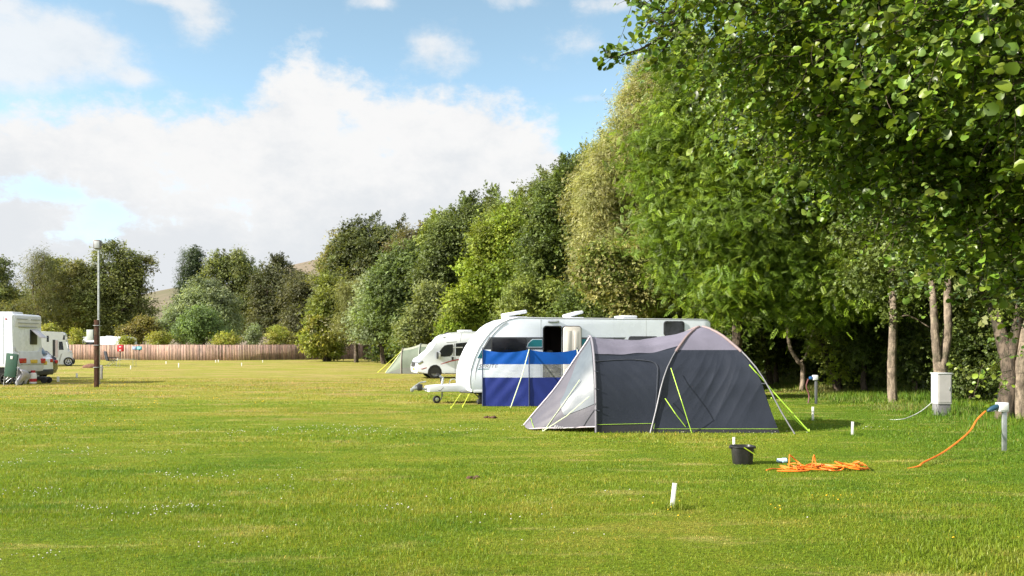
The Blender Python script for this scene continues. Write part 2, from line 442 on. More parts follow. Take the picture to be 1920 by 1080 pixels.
# the bank is a little greyer towards its base
shade = mth(nt, 'ADD', mth(nt, 'MULTIPLY', mrange(nt, el, 0.06, 0.24, 0.0, 1.0), 0.6), mth(nt, 'MULTIPLY', mth(nt, 'ADD', n2, mth(nt, 'MULTIPLY', n1c, 1.2)), 0.55))
ccol = mixc(nt, mrange(nt, mth(nt, 'ADD', mth(nt, 'ADD', shade, mth(nt, 'MULTIPLY', n3c, 0.8)), mth(nt, 'MULTIPLY', n1c, 1.1)), 0.34, 1.0), CLOUD_LOW, CLOUD_TOP)
bs = nt.nodes.new('ShaderNodeBackground'); bs.inputs['Strength'].default_value = SKY_STRENGTH
hs = nt.nodes.new('ShaderNodeHueSaturation'); hs.inputs['Hue'].default_value = SKY_HUE; hs.inputs['Saturation'].default_value = SKY_SAT; hs.inputs['Value'].default_value = SKY_VAL
L(nt, sky.outputs[0], hs.inputs['Color'])
L(nt, hs.outputs[0], bs.inputs['Color'])
bc = nt.nodes.new('ShaderNodeBackground'); L(nt, mth(nt, 'MULTIPLY_ADD', rest, CLOUD_STRENGTH*.75, CLOUD_STRENGTH), bc.inputs['Strength']); L(nt, ccol, bc.inputs['Color'])  # out-of-view cloud made brighter than the visible bank, as added fill light
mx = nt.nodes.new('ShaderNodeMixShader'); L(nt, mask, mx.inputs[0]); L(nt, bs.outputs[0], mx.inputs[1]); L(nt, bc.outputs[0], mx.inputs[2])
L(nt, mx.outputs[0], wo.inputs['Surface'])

# ================================================================== ground
def turf_color(nt, blade=False):
    g = nt.nodes.new('ShaderNodeNewGeometry'); pos = g.outputs['Position']
    s = nt.nodes.new('ShaderNodeSeparateXYZ'); L(nt, pos, s.inputs[0])
    flat = nt.nodes.new('ShaderNodeCombineXYZ'); L(nt, s.outputs[0], flat.inputs[0]); L(nt, s.outputs[1], flat.inputs[1])
    fv = flat.outputs[0]
    big = noise(nt, 0.16, 4, 0.6, mapping(nt, fv, (0.7, 1.15, 1)))
    mid = noise(nt, 0.9, 5, 0.62, mapping(nt, fv, (0.75, 1.2, 1)))
    fine = noise(nt, 5.0, 4, 0.65, fv)
    dry = mrange(nt, s.outputs[1], 9, 42, 0.0, 0.16)                 # the far side of the field is drier turf
    lush = mrange(nt, s.outputs[0], 4.0, 9.0, 0.0, 0.16)             # greener under the trees
    a = mth(nt, 'ADD', mth(nt, 'ADD', mth(nt, 'MULTIPLY', big, 0.55), mth(nt, 'MULTIPLY', mid, 0.45)), mth(nt, 'MULTIPLY', mth(nt, 'SUBTRACT', fine, 0.5), 0.25))
    a = mth(nt, 'SUBTRACT', mth(nt, 'ADD', a, dry), lush)
    c = mixc(nt, mrange(nt, a, 0.36, 0.52), TURF[0], TURF[1])
    c = mixc(nt, mrange(nt, a, 0.49, 0.66), c, TURF[2])
    b = noise(nt, 0.42, 5, 0.7, mapping(nt, fv, (0.55, 1.5, 1)))
    c = mixc(nt, mrange(nt, mth(nt, 'ADD', b, dry), 0.60, 0.76, 0, 0.75), c, TURF[3])
    th = noise(nt, 1.7, 6, 0.72, mapping(nt, fv, (0.32, 1.5, 1), (0, 0, 0.12)))
    c = mixc(nt, mrange(nt, mth(nt, 'ADD', th, mth(nt, 'MULTIPLY', dry, 0.35)), 0.54, 0.70, 0, 0.65), c, (.40, .35, .12))
    dk = noise(nt, 0.7, 6, 0.7, mapping(nt, fv, (0.5, 1.3, 1), (0, 0, -0.2)))
    c = mixc(nt, mrange(nt, dk, 0.56, 0.70, 0, 0.6), c, (.062, .115, .008))
    if blade:
        at = nt.nodes.new('ShaderNodeAttribute'); at.attribute_name = 'Col'
        c = mixc(nt, 1.0, c, at.outputs['Color'], 'MULTIPLY')
    return c, fine, fv
m, nt, out = newmat('turf')
c, fine, fv = turf_color(nt)
p = nt.nodes.new('ShaderNodeBsdfPrincipled'); p.inputs['Roughness'].default_value = 0.95; p.inputs['Specular IOR Level'].default_value = 0.1
soil = noise(nt, 28, 6, 0.7, mapping(nt, fv, (0.6, 1, 1)))
c = mixc(nt, 1.0, c, mixc(nt, mrange(nt, soil, 0.35, 0.65), (0.62, 0.6, 0.55), (1.2, 1.2, 1.15)), 'MULTIPLY')
L(nt, c, p.inputs['Base Color'])
L(nt, bump(nt, noise(nt, 14, 8, 0.75, fv), 1.0, 0.08), p.inputs['Normal'])
L(nt, p.outputs[0], out.inputs['Surface']); M_TURF = m
m, nt, out = newmat('grass_blade')
c, fine, fv = turf_color(nt, True)
p = nt.nodes.new('ShaderNodeBsdfPrincipled'); p.inputs['Roughness'].default_value = 0.5; p.inputs['Specular IOR Level'].default_value = 0.25
L(nt, c, p.inputs['Base Color'])
t = nt.nodes.new('ShaderNodeBsdfTranslucent'); L(nt, mixc(nt, 1.0, c, (1.25, 1.25, 0.7), 'MULTIPLY'), t.inputs['Color'])
mx = nt.nodes.new('ShaderNodeMixShader'); mx.inputs[0].default_value = 0.35
L(nt, p.outputs[0], mx.inputs[1]); L(nt, t.outputs[0], mx.inputs[2]); L(nt, mx.outputs[0], out.inputs['Surface']); M_BLADE = m

ys = list(np.arange(-20, 120, 4.0))+[130, 160, 220, 320, 500, 800, 1500, 3000]
xs = [-3000, -1200, -500, -250]+list(np.arange(-140, 141, 10.0))+[250, 500, 1200, 3000]
V = np.array([(x, y, gz(x, y)) for y in ys for x in xs]); nx = len(xs)
fl = []
for j in range(len(ys)-1):
    for i in range(nx-1): fl += [j*nx+i, j*nx+i+1, (j+1)*nx+i+1, (j+1)*nx+i]
me = np_mesh('ground', V, np.array(fl), np.full(len(fl)//4, 4))
tag(link('ground', me, M_TURF), kind='structure')

# ---- mown grass blades
def blades(name, X, Y, H, W, col, lean=0.5, rng=None):
    n = len(X); Z = np.array([gz(0, y) for y in Y])
    a = rng.uniform(0, 6.283, n); la = rng.uniform(0, 6.283, n); ln = np.abs(rng.normal(size=n))*lean
    dx, dy = np.cos(a)*W*0.5, np.sin(a)*W*0.5
    lx, ly = np.cos(la)*ln*H, np.sin(la)*ln*H
    b0 = np.stack([X-dx, Y-dy, Z-0.005], 1); b1 = np.stack([X+dx, Y+dy, Z-0.005], 1)
    m0 = np.stack([X-dx*.8+lx*.35, Y-dy*.8+ly*.35, Z+H*.55], 1); m1 = np.stack([X+dx*.8+lx*.35, Y+dy*.8+ly*.35, Z+H*.55], 1)
    tp = np.stack([X+lx, Y+ly, Z+H*np.maximum(.6, 1-.25*ln)], 1)
    V = np.stack([b0, b1, m1, m0, tp], 1).reshape(-1, 3)
    k = np.arange(n)*5
    fl = np.stack([k, k+1, k+2, k+3, k+3, k+2, k+4], 1).ravel()
    return V, fl, np.tile([4, 3], n), np.repeat(col, 5, axis=0)
rng = np.random.default_rng(7)
wn = WNoise(rng, 9, 0.8); wn2 = WNoise(rng, 9, 3.0)
parts = []
for (Y0, Y1, dens, h, wd) in ((5.2, 9, 3400, .023, .0042), (9, 14, 1500, .024, .006), (14, 24, 520, .027, .010), (24, 45, 120, .030, .018)):
    area = 0.68*(Y1**2-Y0**2); n = int(area*dens)
    y = np.sqrt(rng.uniform(0, 1, n)*(Y1**2-Y0**2)+Y0**2); x = rng.uniform(-.68, .68, n)*y
    q = np.stack([x*0.6, y, 0*x], 1)
    f = 1+0.36*wn(q)+0.28*wn2(q)
    H = h*np.clip(f, .45, 2.2)*rng.uniform(.5, 1.45, n)
    c = np.ones((n, 3))*rng.uniform(.75, 1.3, (n, 1)); c[:, 0] *= rng.uniform(.85, 1.2, n)
    straw = rng.uniform(0, 1, n) < 0.05
    c[straw] *= np.array([2.0, 1.35, 1.6])
    parts.append(blades('g', x, y, H, wd*rng.uniform(.7, 1.3, n), c, 0.75, rng))
def join(parts):
    off = 0; Vs, Fs, Ss, Cs = [], [], [], []
    for V, fl, sz, c in parts:
        Vs.append(V); Fs.append(fl+off); Ss.append(sz); Cs.append(c); off += len(V)
    return np.concatenate(Vs), np.concatenate(Fs), np.concatenate(Ss), np.concatenate(Cs)
V, fl, sz, c = join(parts)
tag(link('grass', np_mesh('grass', V, fl, sz, c), M_BLADE), 'short mown grass blades covering the camping field', 'grass', kind='stuff')

# ---- longer grass under the trees and round the posts
parts = []
def verge(n, fx, hmin, hmax, wd):
    y = np.sqrt(rng.uniform(0, 1, n)*(42**2-11**2)+11**2)
    x0 = fx(y); x = x0+rng.uniform(0, 1, n)**0.8*9.5
    fade = np.clip((x-x0)/1.8, 0.12, 1)
    H = rng.uniform(hmin, hmax, n)*fade*(1+.35*wn(np.stack([x, y, 0*x], 1)))
    H = np.clip(H, .03, .6)
    c = np.ones((n, 3))*rng.uniform(.65, 1.15, (n, 1)); c[:, 0] *= rng.uniform(.75, 1.0, n)
    s = rng.uniform(0, 1, n) < 0.05; c[s] *= np.array([1.9, 1.4, 1.5])
    return blades('v', x, y, H, wd*(.5+y/25)*rng.uniform(.7, 1.3, n), c, .45, rng)
parts.append(verge(90000, lambda y: np.interp(y, [11, 14.7, 20, 25, 35, 42], [6.9, 7.9, 8.6, 8.8, 9.2, 9.0]), .08, .26, .009))
def ring(cx, cy, r, n, h):
    a = rng.uniform(0, 6.28, n); rr = r*np.sqrt(rng.uniform(0, 1, n))
    c = np.ones((n, 3))*rng.uniform(.7, 1.2, (n, 1))
    return blades('r', cx+rr*np.cos(a), cy+rr*np.sin(a), h*rng.uniform(.4, 1.2, n), np.full(n, .007), c, .5, rng)
for (px, py, r, n, h) in ((1262, 953, .16, 260, .09), (1386, 846, .14, 160, .07), (1524, 787, .2, 160, .1), (1598, 815, .2, 160, .09), (181, 725, .4, 260, .14), (1880, 1046, .7, 2200, .065), (1700, 1040, .5, 500, .05), (1820, 985, .5, 500, .05)):
    q = G(px, py); parts.append(ring(q.x, q.y, r, n, h))
V, fl, sz, c = join(parts)
tag(link('long_grass', np_mesh('long_grass', V, fl, sz, c), M_BLADE), 'longer unmown grass along the edge under the trees', 'long grass', kind='stuff')

# ---- clover heads and dandelions in the turf
def heads(name, spots, r0, col, label, cat, seed):
    rng = np.random.default_rng(seed)
    Vs, n = [], 0
    base = np.array([(1,0,0), (-1,0,0), (0,1,0), (0,-1,0), (0,0,1), (0,0,-1)], dtype=float)
    tri = np.array([(0,2,4), (2,1,4), (1,3,4), (3,0,4), (2,0,5), (1,2,5), (3,1,5), (0,3,5)])
    cen = []
    for (px, py, sx, sy, k) in spots:
        q = G(px, py); ds = q.y/F
        x = q.x+rng.normal(size=k)*sx*ds; y = q.y+rng.normal(size=k)*sy*ds*q.y/CZ*0.6
        cen.append(np.stack([x, y, np.array([gz(0, t) for t in y])+rng.uniform(.025, .055, k)], 1))
    cen = np.concatenate(cen); cen = cen[cen[:, 1] > 4.5]
    s = r0*rng.uniform(.6, 1.3, len(cen))*(0.75+cen[:, 1]/40)
    V = (cen[:, None]+s[:, None, None]*base[None]*np.array([1, 1, .75])).reshape(-1, 3)
    fl = (np.arange(len(cen))[:, None]*6+tri.ravel()[None]).ravel()
    o = link(name, np_mesh(name, V, fl, np.full(len(cen)*8, 3)), pbr(name, col, .7, var=.25, transl=.3))
    tag(o, label, cat, kind='stuff')
heads('clover_flowers', [(80, 800, 50, 8, 54), (150, 758, 60, 4, 36), (620, 805, 60, 7, 66), (450, 812, 70, 8, 42), (120, 850, 60, 8, 36), (20, 870, 40, 8, 30), (300, 853, 30, 5, 24), (690, 815, 50, 5, 36),
    (340, 895, 45, 5, 27), (60, 928, 45, 8, 30), (350, 955, 35, 6, 33), (280, 970, 30, 10, 18), (720, 957, 30, 6, 15), (170, 958, 25, 4, 15), (95, 1048, 30, 6, 8), (20, 1052, 12, 5, 3), (420, 1030, 40, 12, 8), (480, 905, 90, 25, 30), (40, 700, 60, 5, 24), (880, 810, 60, 6, 30), (1640, 805, 14, 3, 9), (1440, 812, 40, 3, 8), (900, 960, 250, 50, 36), (1300, 812, 60, 3, 8)],
    .008, (.70, .68, .62), 'small white clover flowers scattered through the left side of the field', 'clover flowers', 3)
heads('buttercup_flowers', [(1565, 938, 20, 5, 7), (1455, 958, 8, 3, 3), (190, 722, 40, 6, 60), (60, 745, 80, 8, 60), (370, 750, 90, 10, 40), (1785, 1018, 4, 2, 2), (120, 800, 80, 12, 40), (1300, 955, 100, 20, 8)],
    .011, (.8, .55, .02), 'tiny yellow buttercup flowers scattered in the grass', 'buttercup flowers', 4)

# ================================================================== hills
m, nt, out = newmat('hill_turf')
p = nt.nodes.new('ShaderNodeBsdfPrincipled'); p.inputs['Roughness'].default_value = 1; p.inputs['Specular IOR Level'].default_value = 0.0
g = nt.nodes.new('ShaderNodeNewGeometry')
nb = noise(nt, 0.012, 5, 0.6, g.outputs['Position']); ns = noise(nt, 0.05, 6, 0.65, mapping(nt, g.outputs['Position'], (1, .35, 1)))
c = mixc(nt, mrange(nt, nb, .4, .62), (.175, .145, .112), (.125, .118, .078))
c = mixc(nt, mrange(nt, ns, .60, .70, 0, .85), c, (.05, .055, .03))
L(nt, c, p.inputs['Base Color']); L(nt, p.outputs[0], out.inputs['Surface']); M_HILL = m
def ridge(x):                    # height of the skyline of the far ridge at 800 m
    pts = [(-900, 20), (-560, 42), (-345, 50), (-318, 56), (-250, 62), (-212, 78), (-170, 86.5), (-100, 92), (50, 96), (400, 80), (900, 40)]
    return float(np.interp(x, [p[0] for p in pts], [p[1] for p in pts]))
V = []; nxh, nyh = 120, 24
for j in range(nyh+1):
    y = 330+(800-330)*j/nyh
    for i in range(nxh+1):
        x = -900+1800*i/nxh
        t = j/nyh; V.append((x*(0.45+0.55*t), y, ridge(x)*t**1.25+1.0*math.sin(x*.03+j)*t-2.0*(1-t)))
for i in range(nxh+1):
    x = -900+1800*i/nxh; V.append((x, 1100, ridge(x)*0.6))
fl = []
for j in range(nyh+1):
    for i in range(nxh): a = j*(nxh+1)+i; fl += [a, a+1, a+nxh+2, a+nxh+1]
me = np_mesh('hills', np.array(V), np.array(fl), np.full(len(fl)//4, 4))
for pl in me.polygons: pl.use_smooth = True
tag(link('hills', me, M_HILL), kind='structure')
# ================================================================== shared materials
WHITE = pbr('white_paint', (.73, .77, .84), .28, var=.05, vscale=1.2, coat=.3)
WHITE_TRIM = pbr('white_plastic', (.58, .59, .61), .45, var=.08)
GREY_TRIM = pbr('grey_plastic', (.32, .33, .34), .5, var=.1)
DARK_TRIM = pbr('dark_plastic', (.025, .026, .028), .5, var=.2)
BLACK_RUBBER = pbr('rubber', (.018, .018, .019), .8, var=.3, vscale=12)
TINT = pbr('tinted_window', (.012, .014, .017), .06, var=.3, spec=.6)
DARK_BAND = pbr('charcoal_decal', (.075, .08, .088), .3, var=.1)
TEAL = pbr('teal_decal', (.0, .17, .20), .3, var=.1)
CHROME = pbr('metal', (.55, .56, .58), .3, metal=1, var=.1)
STEEL = pbr('galvanised_steel', (.36, .38, .38), .5, metal=.7, var=.25, vscale=8)
CREAM = pbr('cream_door_lining', (.70, .64, .57), .5, var=.05)
CABINET = pbr('dark_walnut', (.045, .03, .022), .5, var=.3)
CUSHION = pbr('grey_cushion', (.25, .25, .27), .8, var=.1)
RED_GLASS = pbr('red_lens', (.45, .015, .015), .15, var=.2)
ORANGE_GLASS = pbr('orange_lens', (.6, .2, .02), .2, var=.2)
YELLOW_PLATE = pbr('yellow_plate', (.62, .42, .05), .4, var=.1)
RED_DECAL = pbr('red_decal', (.42, .02, .03), .35, var=.1)
BLUE_PAINT = pbr('dark_blue_paint', (.02, .025, .045), .25, var=.1, coat=.4)
CAB_SILVER = pbr('light_grey_paint', (.62, .64, .66), .35, var=.05, coat=.3)
YELLOW_STRAP = pbr('yellow_webbing', (.62, .68, .05), .7, var=.15)

def local_map(o, rz):
    c, s = math.cos(rz), math.sin(rz)
    def f(px, py):
        u = (px-CX)/F; x = (u*o[1]-o[0])/(c-u*s); dep = o[1]+s*x
        return x, CZ-(py-HY)/F*dep-(o[2] if len(o) > 2 else 0)
    return f
def shell(bm, prof, w, edge=0.05, near=True, hole=None):
    """hollow body: rounded near and far edges; the near wall may have an opening"""
    rows = [(0, edge), (edge*.3, edge*.3), (edge, 0), (w-edge, 0), (w-edge*.3, edge*.3), (w, edge)]
    n = len(prof); R = []
    for y, ins in rows:
        R.append([bm.verts.new((x, y, z)) for x, z in (offset_poly(prof, ins) if ins else prof)])
    for a, b in zip(R[:-1], R[1:]):
        for i in range(n): bm.faces.new((a[i], b[i], b[(i+1) % n], a[(i+1) % n]))
    bm.faces.new(R[-1])
    if hole is None: bm.faces.new(R[0][::-1])
    else:
        hv = [bm.verts.new((x, 0, z)) for x, z in hole]
        hb = [bm.verts.new((x, 0.05, z)) for x, z in hole]
        he = [bm.edges.new((hv[i], hv[(i+1) % len(hv)])) for i in range(len(hv))]
        oe = [bm.edges.get((R[0][i], R[0][(i+1) % n])) for i in range(n)]
        bmesh.ops.triangle_fill(bm, use_beauty=True, use_dissolve=False, edges=he+oe)
        for i in range(len(hv)): bm.faces.new((hv[i], hv[(i+1) % len(hv)], hb[(i+1) % len(hv)], hb[i]))
def plate(name, pts, m, parent, y=-0.006, th=0.02, bev=0.0, label=None):
    bm = NB(); prism(bm, pts, y, y+th, bev)
    o = obj(name, bm, m, parent)
    if label: o['label'] = label
    return o
def wheel(parent, x, y, z, R, wdt, side=-1, rim_m=None, spokes=5, name='wheel'):
    """axis along local y; the face that shows looks to side*y"""
    bm = NB()
    r0 = R*.66
    prof = [(r0, -wdt/2), (R*.93, -wdt/2), (R*.99, -wdt*.36), (R, -wdt*.1), (R, wdt*.1), (R*.99, wdt*.36), (R*.93, wdt/2), (r0, wdt/2)]
    lathe(bm, prof, 32, 'y', cap=False)
    tyre = obj('wheel', bm, BLACK_RUBBER, parent); tyre.location = (x, y, z)
    bm = NB(); f = side*wdt*.38
    lathe(bm, [(r0, f*.6), (r0*.97, f*1.15), (r0*.88, f*1.1), (r0*.86, f*.35), (.02, f*.3)], 32, 'y')
    for k in range(spokes):
        a = 2*PI*k/spokes+.3
        for da in (-.16, .16):
            p0 = Vector((math.cos(a)*r0*.16, f*1.0, math.sin(a)*r0*.16)); p1 = Vector((math.cos(a+da)*r0*.92, f*.95, math.sin(a+da)*r0*.92))
            tube(bm, [p0, p1], [r0*.09, r0*.06], 5)
    lathe(bm, [(r0*.22, f*.3), (r0*.22, f*1.1), (r0*.1, f*1.2)], 12, 'y')
    obj('rim', bm, rim_m or CHROME, tyre)
    return tyre

# ================================================================== touring caravan
CO, CRZ = (-1.14, 24.3), math.atan2(.255, .967)
cv_ = thing('touring_caravan', 'long white touring caravan with dark window band and open cream door', 'caravan', (CO[0], CO[1], 0), CRZ)
cl = local_map(CO, CRZ)
def clp(*pp): return [cl(*p) for p in pp]
LC = 7.5
front = clp((881, 728), (880, 712), (882, 692), (888, 672), (897, 652), (906, 638), (916, 625), (928, 612.5), (940, 604), (955, 597.5), (972, 594))
prof = [(0.0, .36)]+front+[(2.2, 2.50), (LC-.25, 2.50), (LC-.08, 2.47), (LC, 2.38), (LC, .36)]
prof = prof[::-1]
W_C = 2.05
dx0, dz1 = cl(1019.5, 612.5); dx1, _ = cl(1054, 612); dz0 = .45
door_hole = rrect(dx0, dx1, dz0, dz1, .09)
bm = NB(); shell(bm, prof, W_C, .05, hole=door_hole)
body = obj('body', bm, WHITE, cv_, angle=28)
# inside of the doorway
bm = NB()
box(bm, dx0-.9, dx1+.9, .06, 2.2, .42, .45); box(bm, dx0-.9, dx1+.9, 1.75, 1.8, .45, 2.4)
box(bm, dx0-.94, dx0-.90, .06, 1.8, .45, 2.4); box(bm, dx1+.86, dx1+.90, .06, 1.8, .45, 2.4); box(bm, dx0-.9, dx1+.9, .06, 1.8, 2.38, 2.41)
obj('interior_lining', bm, CABINET, cv_)
bm = NB(); box(bm, dx0+.02, dx0+.30, .5, 1.7, .46, 1.35, .02); box(bm, dx0-.05, dx1+.1, 1.45, 1.74, 1.5, 2.2, .02); box(bm, dx0, dx1, 1.43, 1.45, 1.83, 1.86)
obj('kitchen_unit', bm, CABINET, cv_)
bm = NB(); box(bm, dx1-.16, dx1+.02, .9, 1.3, 1.0, 1.55, .05); obj('cushion', bm, CUSHION, cv_)
# door leaf folded back against the wall, its lining showing
ex0, ez1 = cl(1055.5, 612.5); ex1, _ = cl(1088.5, 612)
bm = NB(); prism(bm, rrect(ex0, ex1, dz0+.02, ez1, .08), -.075, -.03, .01)
dl = obj('door', bm, CREAM, cv_)
bm = NB(); s_ = .035
prism(bm, rrect(ex0-s_*.9, ex1+s_*.7, dz0-.02, ez1+s_*.7, .1), -.028, -.008); obj('door_seal', bm, DARK_TRIM, dl)
bm = NB(); xm = (ex0+ex1)/2
for a, b in ((ex0+.07, xm-.02), (xm+.02, ex1-.07)):
    box(bm, a, b, -.083, -.072, ez1-.95, ez1-.12, .006)
    box(bm, a+.03, b-.03, -.089, -.080, ez1-.90, ez1-.17, .006)
box(bm, ex0+.07, ex1-.07, -.10, -.072, dz0+.12, dz0+.55, .012)
obj('lining_panel', bm, CREAM, dl)
bm = NB(); box(bm, ex0+.08, ex0+.17, -.10, -.08, 1.32, 1.36, .008); obj('door_handle', bm, DARK_TRIM, dl)
# door frame
bm = NB(); o2 = rrect(dx0-.03, dx1+.03, dz0-.03, dz1+.03, .11)
a_ = [bm.verts.new((x, -.012, z)) for x, z in o2]; b_ = [bm.verts.new((x, -.012, z)) for x, z in door_hole]
c_ = [bm.verts.new((x, .004, z)) for x, z in o2]
for i in range(len(o2)):
    j = (i+1) % len(o2); bm.faces.new((a_[i], a_[j], b_[j], b_[i])); bm.faces.new((c_[i], c_[j], a_[j], a_[i]))
obj('door_frame', bm, DARK_TRIM, cv_)
# dark window band, teal flashes, windows
def bandz(px, py): return cl(px, py)
plate('window_band', clp((903.5, 655.5), (917.5, 632), (1017.2, 632.2), (1017.2, 655.5)), DARK_BAND, cv_)
plate('window_band', clp((1090.5, 655), (1090.5, 632.6), (1174, 632.6), (1165, 640), (1120, 655)), DARK_BAND, cv_)
plate('teal_flash', clp((987, 651.5), (990, 643), (998, 635.8), (1016.7, 635.8), (1016.7, 651.5)), WHITE, cv_, -.010, .01)
plate('teal_flash', clp((988.5, 650.2), (991, 643.5), (998.6, 637), (1016.2, 637), (1016.2, 650.2)), TEAL, cv_, -.014, .01)
plate('teal_flash', clp((1091, 652), (1091, 635.8), (1103, 635.8), (1102, 652)), TEAL, cv_, -.014, .01)
plate('teal_flash', clp((895, 671.5), (903, 656.5), (905, 656.5), (904, 671.5)), TEAL, cv_, -.010, .01)
def window(px0, py0, px1, py1, parent=cv_, m=TINT, fr=.035):
    x0, z1 = cl(px0, py0); x1, z0 = cl(px1, py1)
    w0 = plate('window', rrect(x0-fr, x1+fr, z0-fr, z1+fr, .09), DARK_TRIM, parent, -.022, .02, .004)
    plate('pane', rrect(x0, x1, z0, z1, .06), m, w0, -.032, .012)
    return w0
window(922.5, 634.8, 985, 668)
window(1246, 604, 1281, 628)
window(1180, 632.6, 1232, 655)
# lamp over the door
x0, z0 = cl(1027, 605.2); x1, z1 = cl(1048, 600.8)
bm = NB(); box(bm, x0, x1, -.05, -.005, z0, z1, .02); obj('door_lamp', bm, CHROME, cv_)
# awning rail down the front and along the roof, plastic front band
rail = [(x, -.004, z) for x, z in offset_poly(prof, .022)]
rr_ = rail[1:-1][::-1] if False else [q for q in rail if q[2] > .42]
bm = NB(); tube(bm, [(x, .012, z) for x, y, z in rr_], .017, 6); obj('awning_rail', bm, GREY_TRIM, cv_)
bm = NB()
fr2 = [(x+.16, z) for x, z in front[1:-2]]
tube(bm, [(x, -.002, z) for x, z in fr2], .010, 5); obj('panel_seam', bm, GREY_TRIM, cv_)
# side skirt
for sx_ in (2.05, 5.35):
    bm = NB(); box(bm, sx_-.006, sx_+.006, -.004, .01, .44, 2.44); obj('panel_seam', bm, GREY_TRIM, cv_)
bm = NB(); box(bm, 5.6, 6.0, -.012, .01, .75, 1.0, .02); obj('locker_hatch', bm, WHITE_TRIM, cv_)
bm = NB(); box(bm, 6.35, 6.75, -.014, .01, 1.25, 1.5, .02)
for k in range(5): box(bm, 6.38, 6.72, -.022, -.012, 1.28+.04*k, 1.295+.04*k, .003)
obj('fridge_vent', bm, WHITE_TRIM, cv_)
bm = NB(); box(bm, .05, LC-.02, -.006, .03, .34, .42, .008); obj('side_skirt', bm, WHITE_TRIM, cv_)
bm = NB(); box(bm, .3, LC-.3, .15, W_C-.15, .26, .36); obj('chassis', bm, DARK_TRIM, cv_)
for xw in (3.9, 4.75): wheel(cv_, xw, .16, .32, .32, .2)
# skylights
def roofx(px): return cl(px, 592)[0]
for (a, b, h, lift) in ((962, 1001, .14, .17), (1083, 1110, .12, .17), (1184, 1212, .09, 0.0)):
    x0, x1 = roofx(a), roofx(b)
    bm = NB(); box(bm, x0, x1, .7, 1.4, 2.49, 2.55, .02)
    sk = obj('skylight', bm, WHITE_TRIM, cv_)
    bm = NB(); box(bm, x0-.01, x1+.01, .68, 1.42, 2.545, 2.545+h*.75, .04, Matrix.Rotation(-lift*(1 if b < 1100 else 1.6), 3, 'Y'), (x0, 1.05, 2.55)); obj('dome', bm, WHITE_TRIM, sk)
# maker's lettering, seen partly through the clear strip of the windbreak
bm = text_bm('SPRITE', .19)
tx0, tz0 = cl(897, 690)
bmesh.ops.scale(bm, verts=bm.verts, vec=(1.0, 1, .80)); bmesh.ops.translate(bm, verts=bm.verts, vec=(tx0, -.008, tz0))
obj('lettering', bm, DARK_BAND, cv_, smooth=False)
plate('teal_flash', [(tx0-.02, tz0-.045), (tx0+.30, tz0-.045), (tx0+.33, tz0-.02), (tx0-.005, tz0-.02)], TEAL, cv_, -.010, .01)
# front: locker panel, window and lights across the nose
bm = NB(); box(bm, -.045, .0, .25, W_C-.25, .45, 1.15, .03); obj('front_locker', bm, WHITE_TRIM, cv_)
bm = NB(); box(bm, -.01, .02, .04, .14, .55, .62, .008); obj('marker_lamp', bm, ORANGE_GLASS, cv_)
# drawbar under a white cover, coupling, jockey wheel, brake lever, corner steadies
ax0 = cl(811, 735)[0]
yA = W_C/2
bm = NB()
prism(bm, [(ax0, .34), (ax0, .50), (ax0+.35, .525), (.1, .56), (.1, .34)], yA-.42, yA+.42, .03); obj('drawbar_cover', bm, WHITE_TRIM, cv_)
bm = NB(); tube(bm, [(ax0, yA, .4), (ax0-.24, yA, .42)], .035, 8); box(bm, ax0-.42, ax0-.20, yA-.05, yA+.05, .38, .49, .03); box(bm, ax0-.48, ax0-.38, yA-.045, yA+.045, .33, .45, .03)
tube(bm, [(ax0-.38, yA, .48), (ax0-.2, yA, .60), (ax0-.02, yA, .63)], .022, 6); obj('coupling', bm, STEEL, cv_)
bm = NB(); box(bm, ax0-.30, ax0-.12, yA-.07, yA+.07, .36, .56, .05); obj('coupling_cover', bm, DARK_TRIM, cv_)
bm = NB(); tube(bm, [(ax0+.44, yA-.1, .5), (ax0+.38, yA-.1, .8), (ax0+.28, yA-.1, .86)], .026, 7); obj('brake_lever', bm, DARK_TRIM, cv_)
bm = NB(); tube(bm, [(ax0+.42, yA-.12, .5), (ax0+.46, yA-.12, .74), (ax0+.36, yA-.12, .80)], .03, 7); tube(bm, smooth_path([(ax0+.62, yA-.1, .5), (ax0+.7, yA-.1, .68), (ax0+.84, yA-.1, .68), (ax0+.86, yA-.1, .5)], 5), .014, 6); obj('grab_handle', bm, STEEL, cv_)
bm = NB(); tube(bm, smooth_path([(ax0-.1, yA-.08, .52), (ax0+.15, yA-.3, .47), (ax0+.3, yA-.43, .38), (ax0+.42, yA-.44, .47)], 5), .008, 5); obj('breakaway_cable', bm, DARK_TRIM, cv_)
jx = ax0+.42
bm = NB(); tube(bm, [(jx, yA-.2, .55), (jx, yA-.2, .2)], .024, 8); tube(bm, [(jx, yA-.2, .22), (jx-.05, yA-.29, .11)], .018, 6); obj('jockey_strut', bm, STEEL, cv_)
bm = NB(); lathe(bm, [(.05, -.045), (.10, -.045), (.115, -.02), (.115, .02), (.10, .045), (.05, .045)], 20, 'y', (jx-.16, yA-.2, .115)); jw = obj('jockey_wheel', bm, BLACK_RUBBER, cv_)
bm = NB(); lathe(bm, [(.055, -.047), (.02, -.05)], 16, 'y', (jx-.16, yA-.2, .115)); obj('rim', bm, CHROME, jw)
bm = NB(); tube(bm, [(ax0+.9, yA-.42, .335), (.28, .2, .31)], .022, 6); obj('chassis_rail', bm, DARK_TRIM, cv_)
bm = NB(); box(bm, .2, .42, .12, .32, .0, .13, .02); box(bm, .24, .36, .16, .28, .13, .34, .02); tube(bm, [(.1, .2, .33), (.3, .2, .14)], .02, 6); obj('corner_steady', bm, DARK_TRIM, cv_)
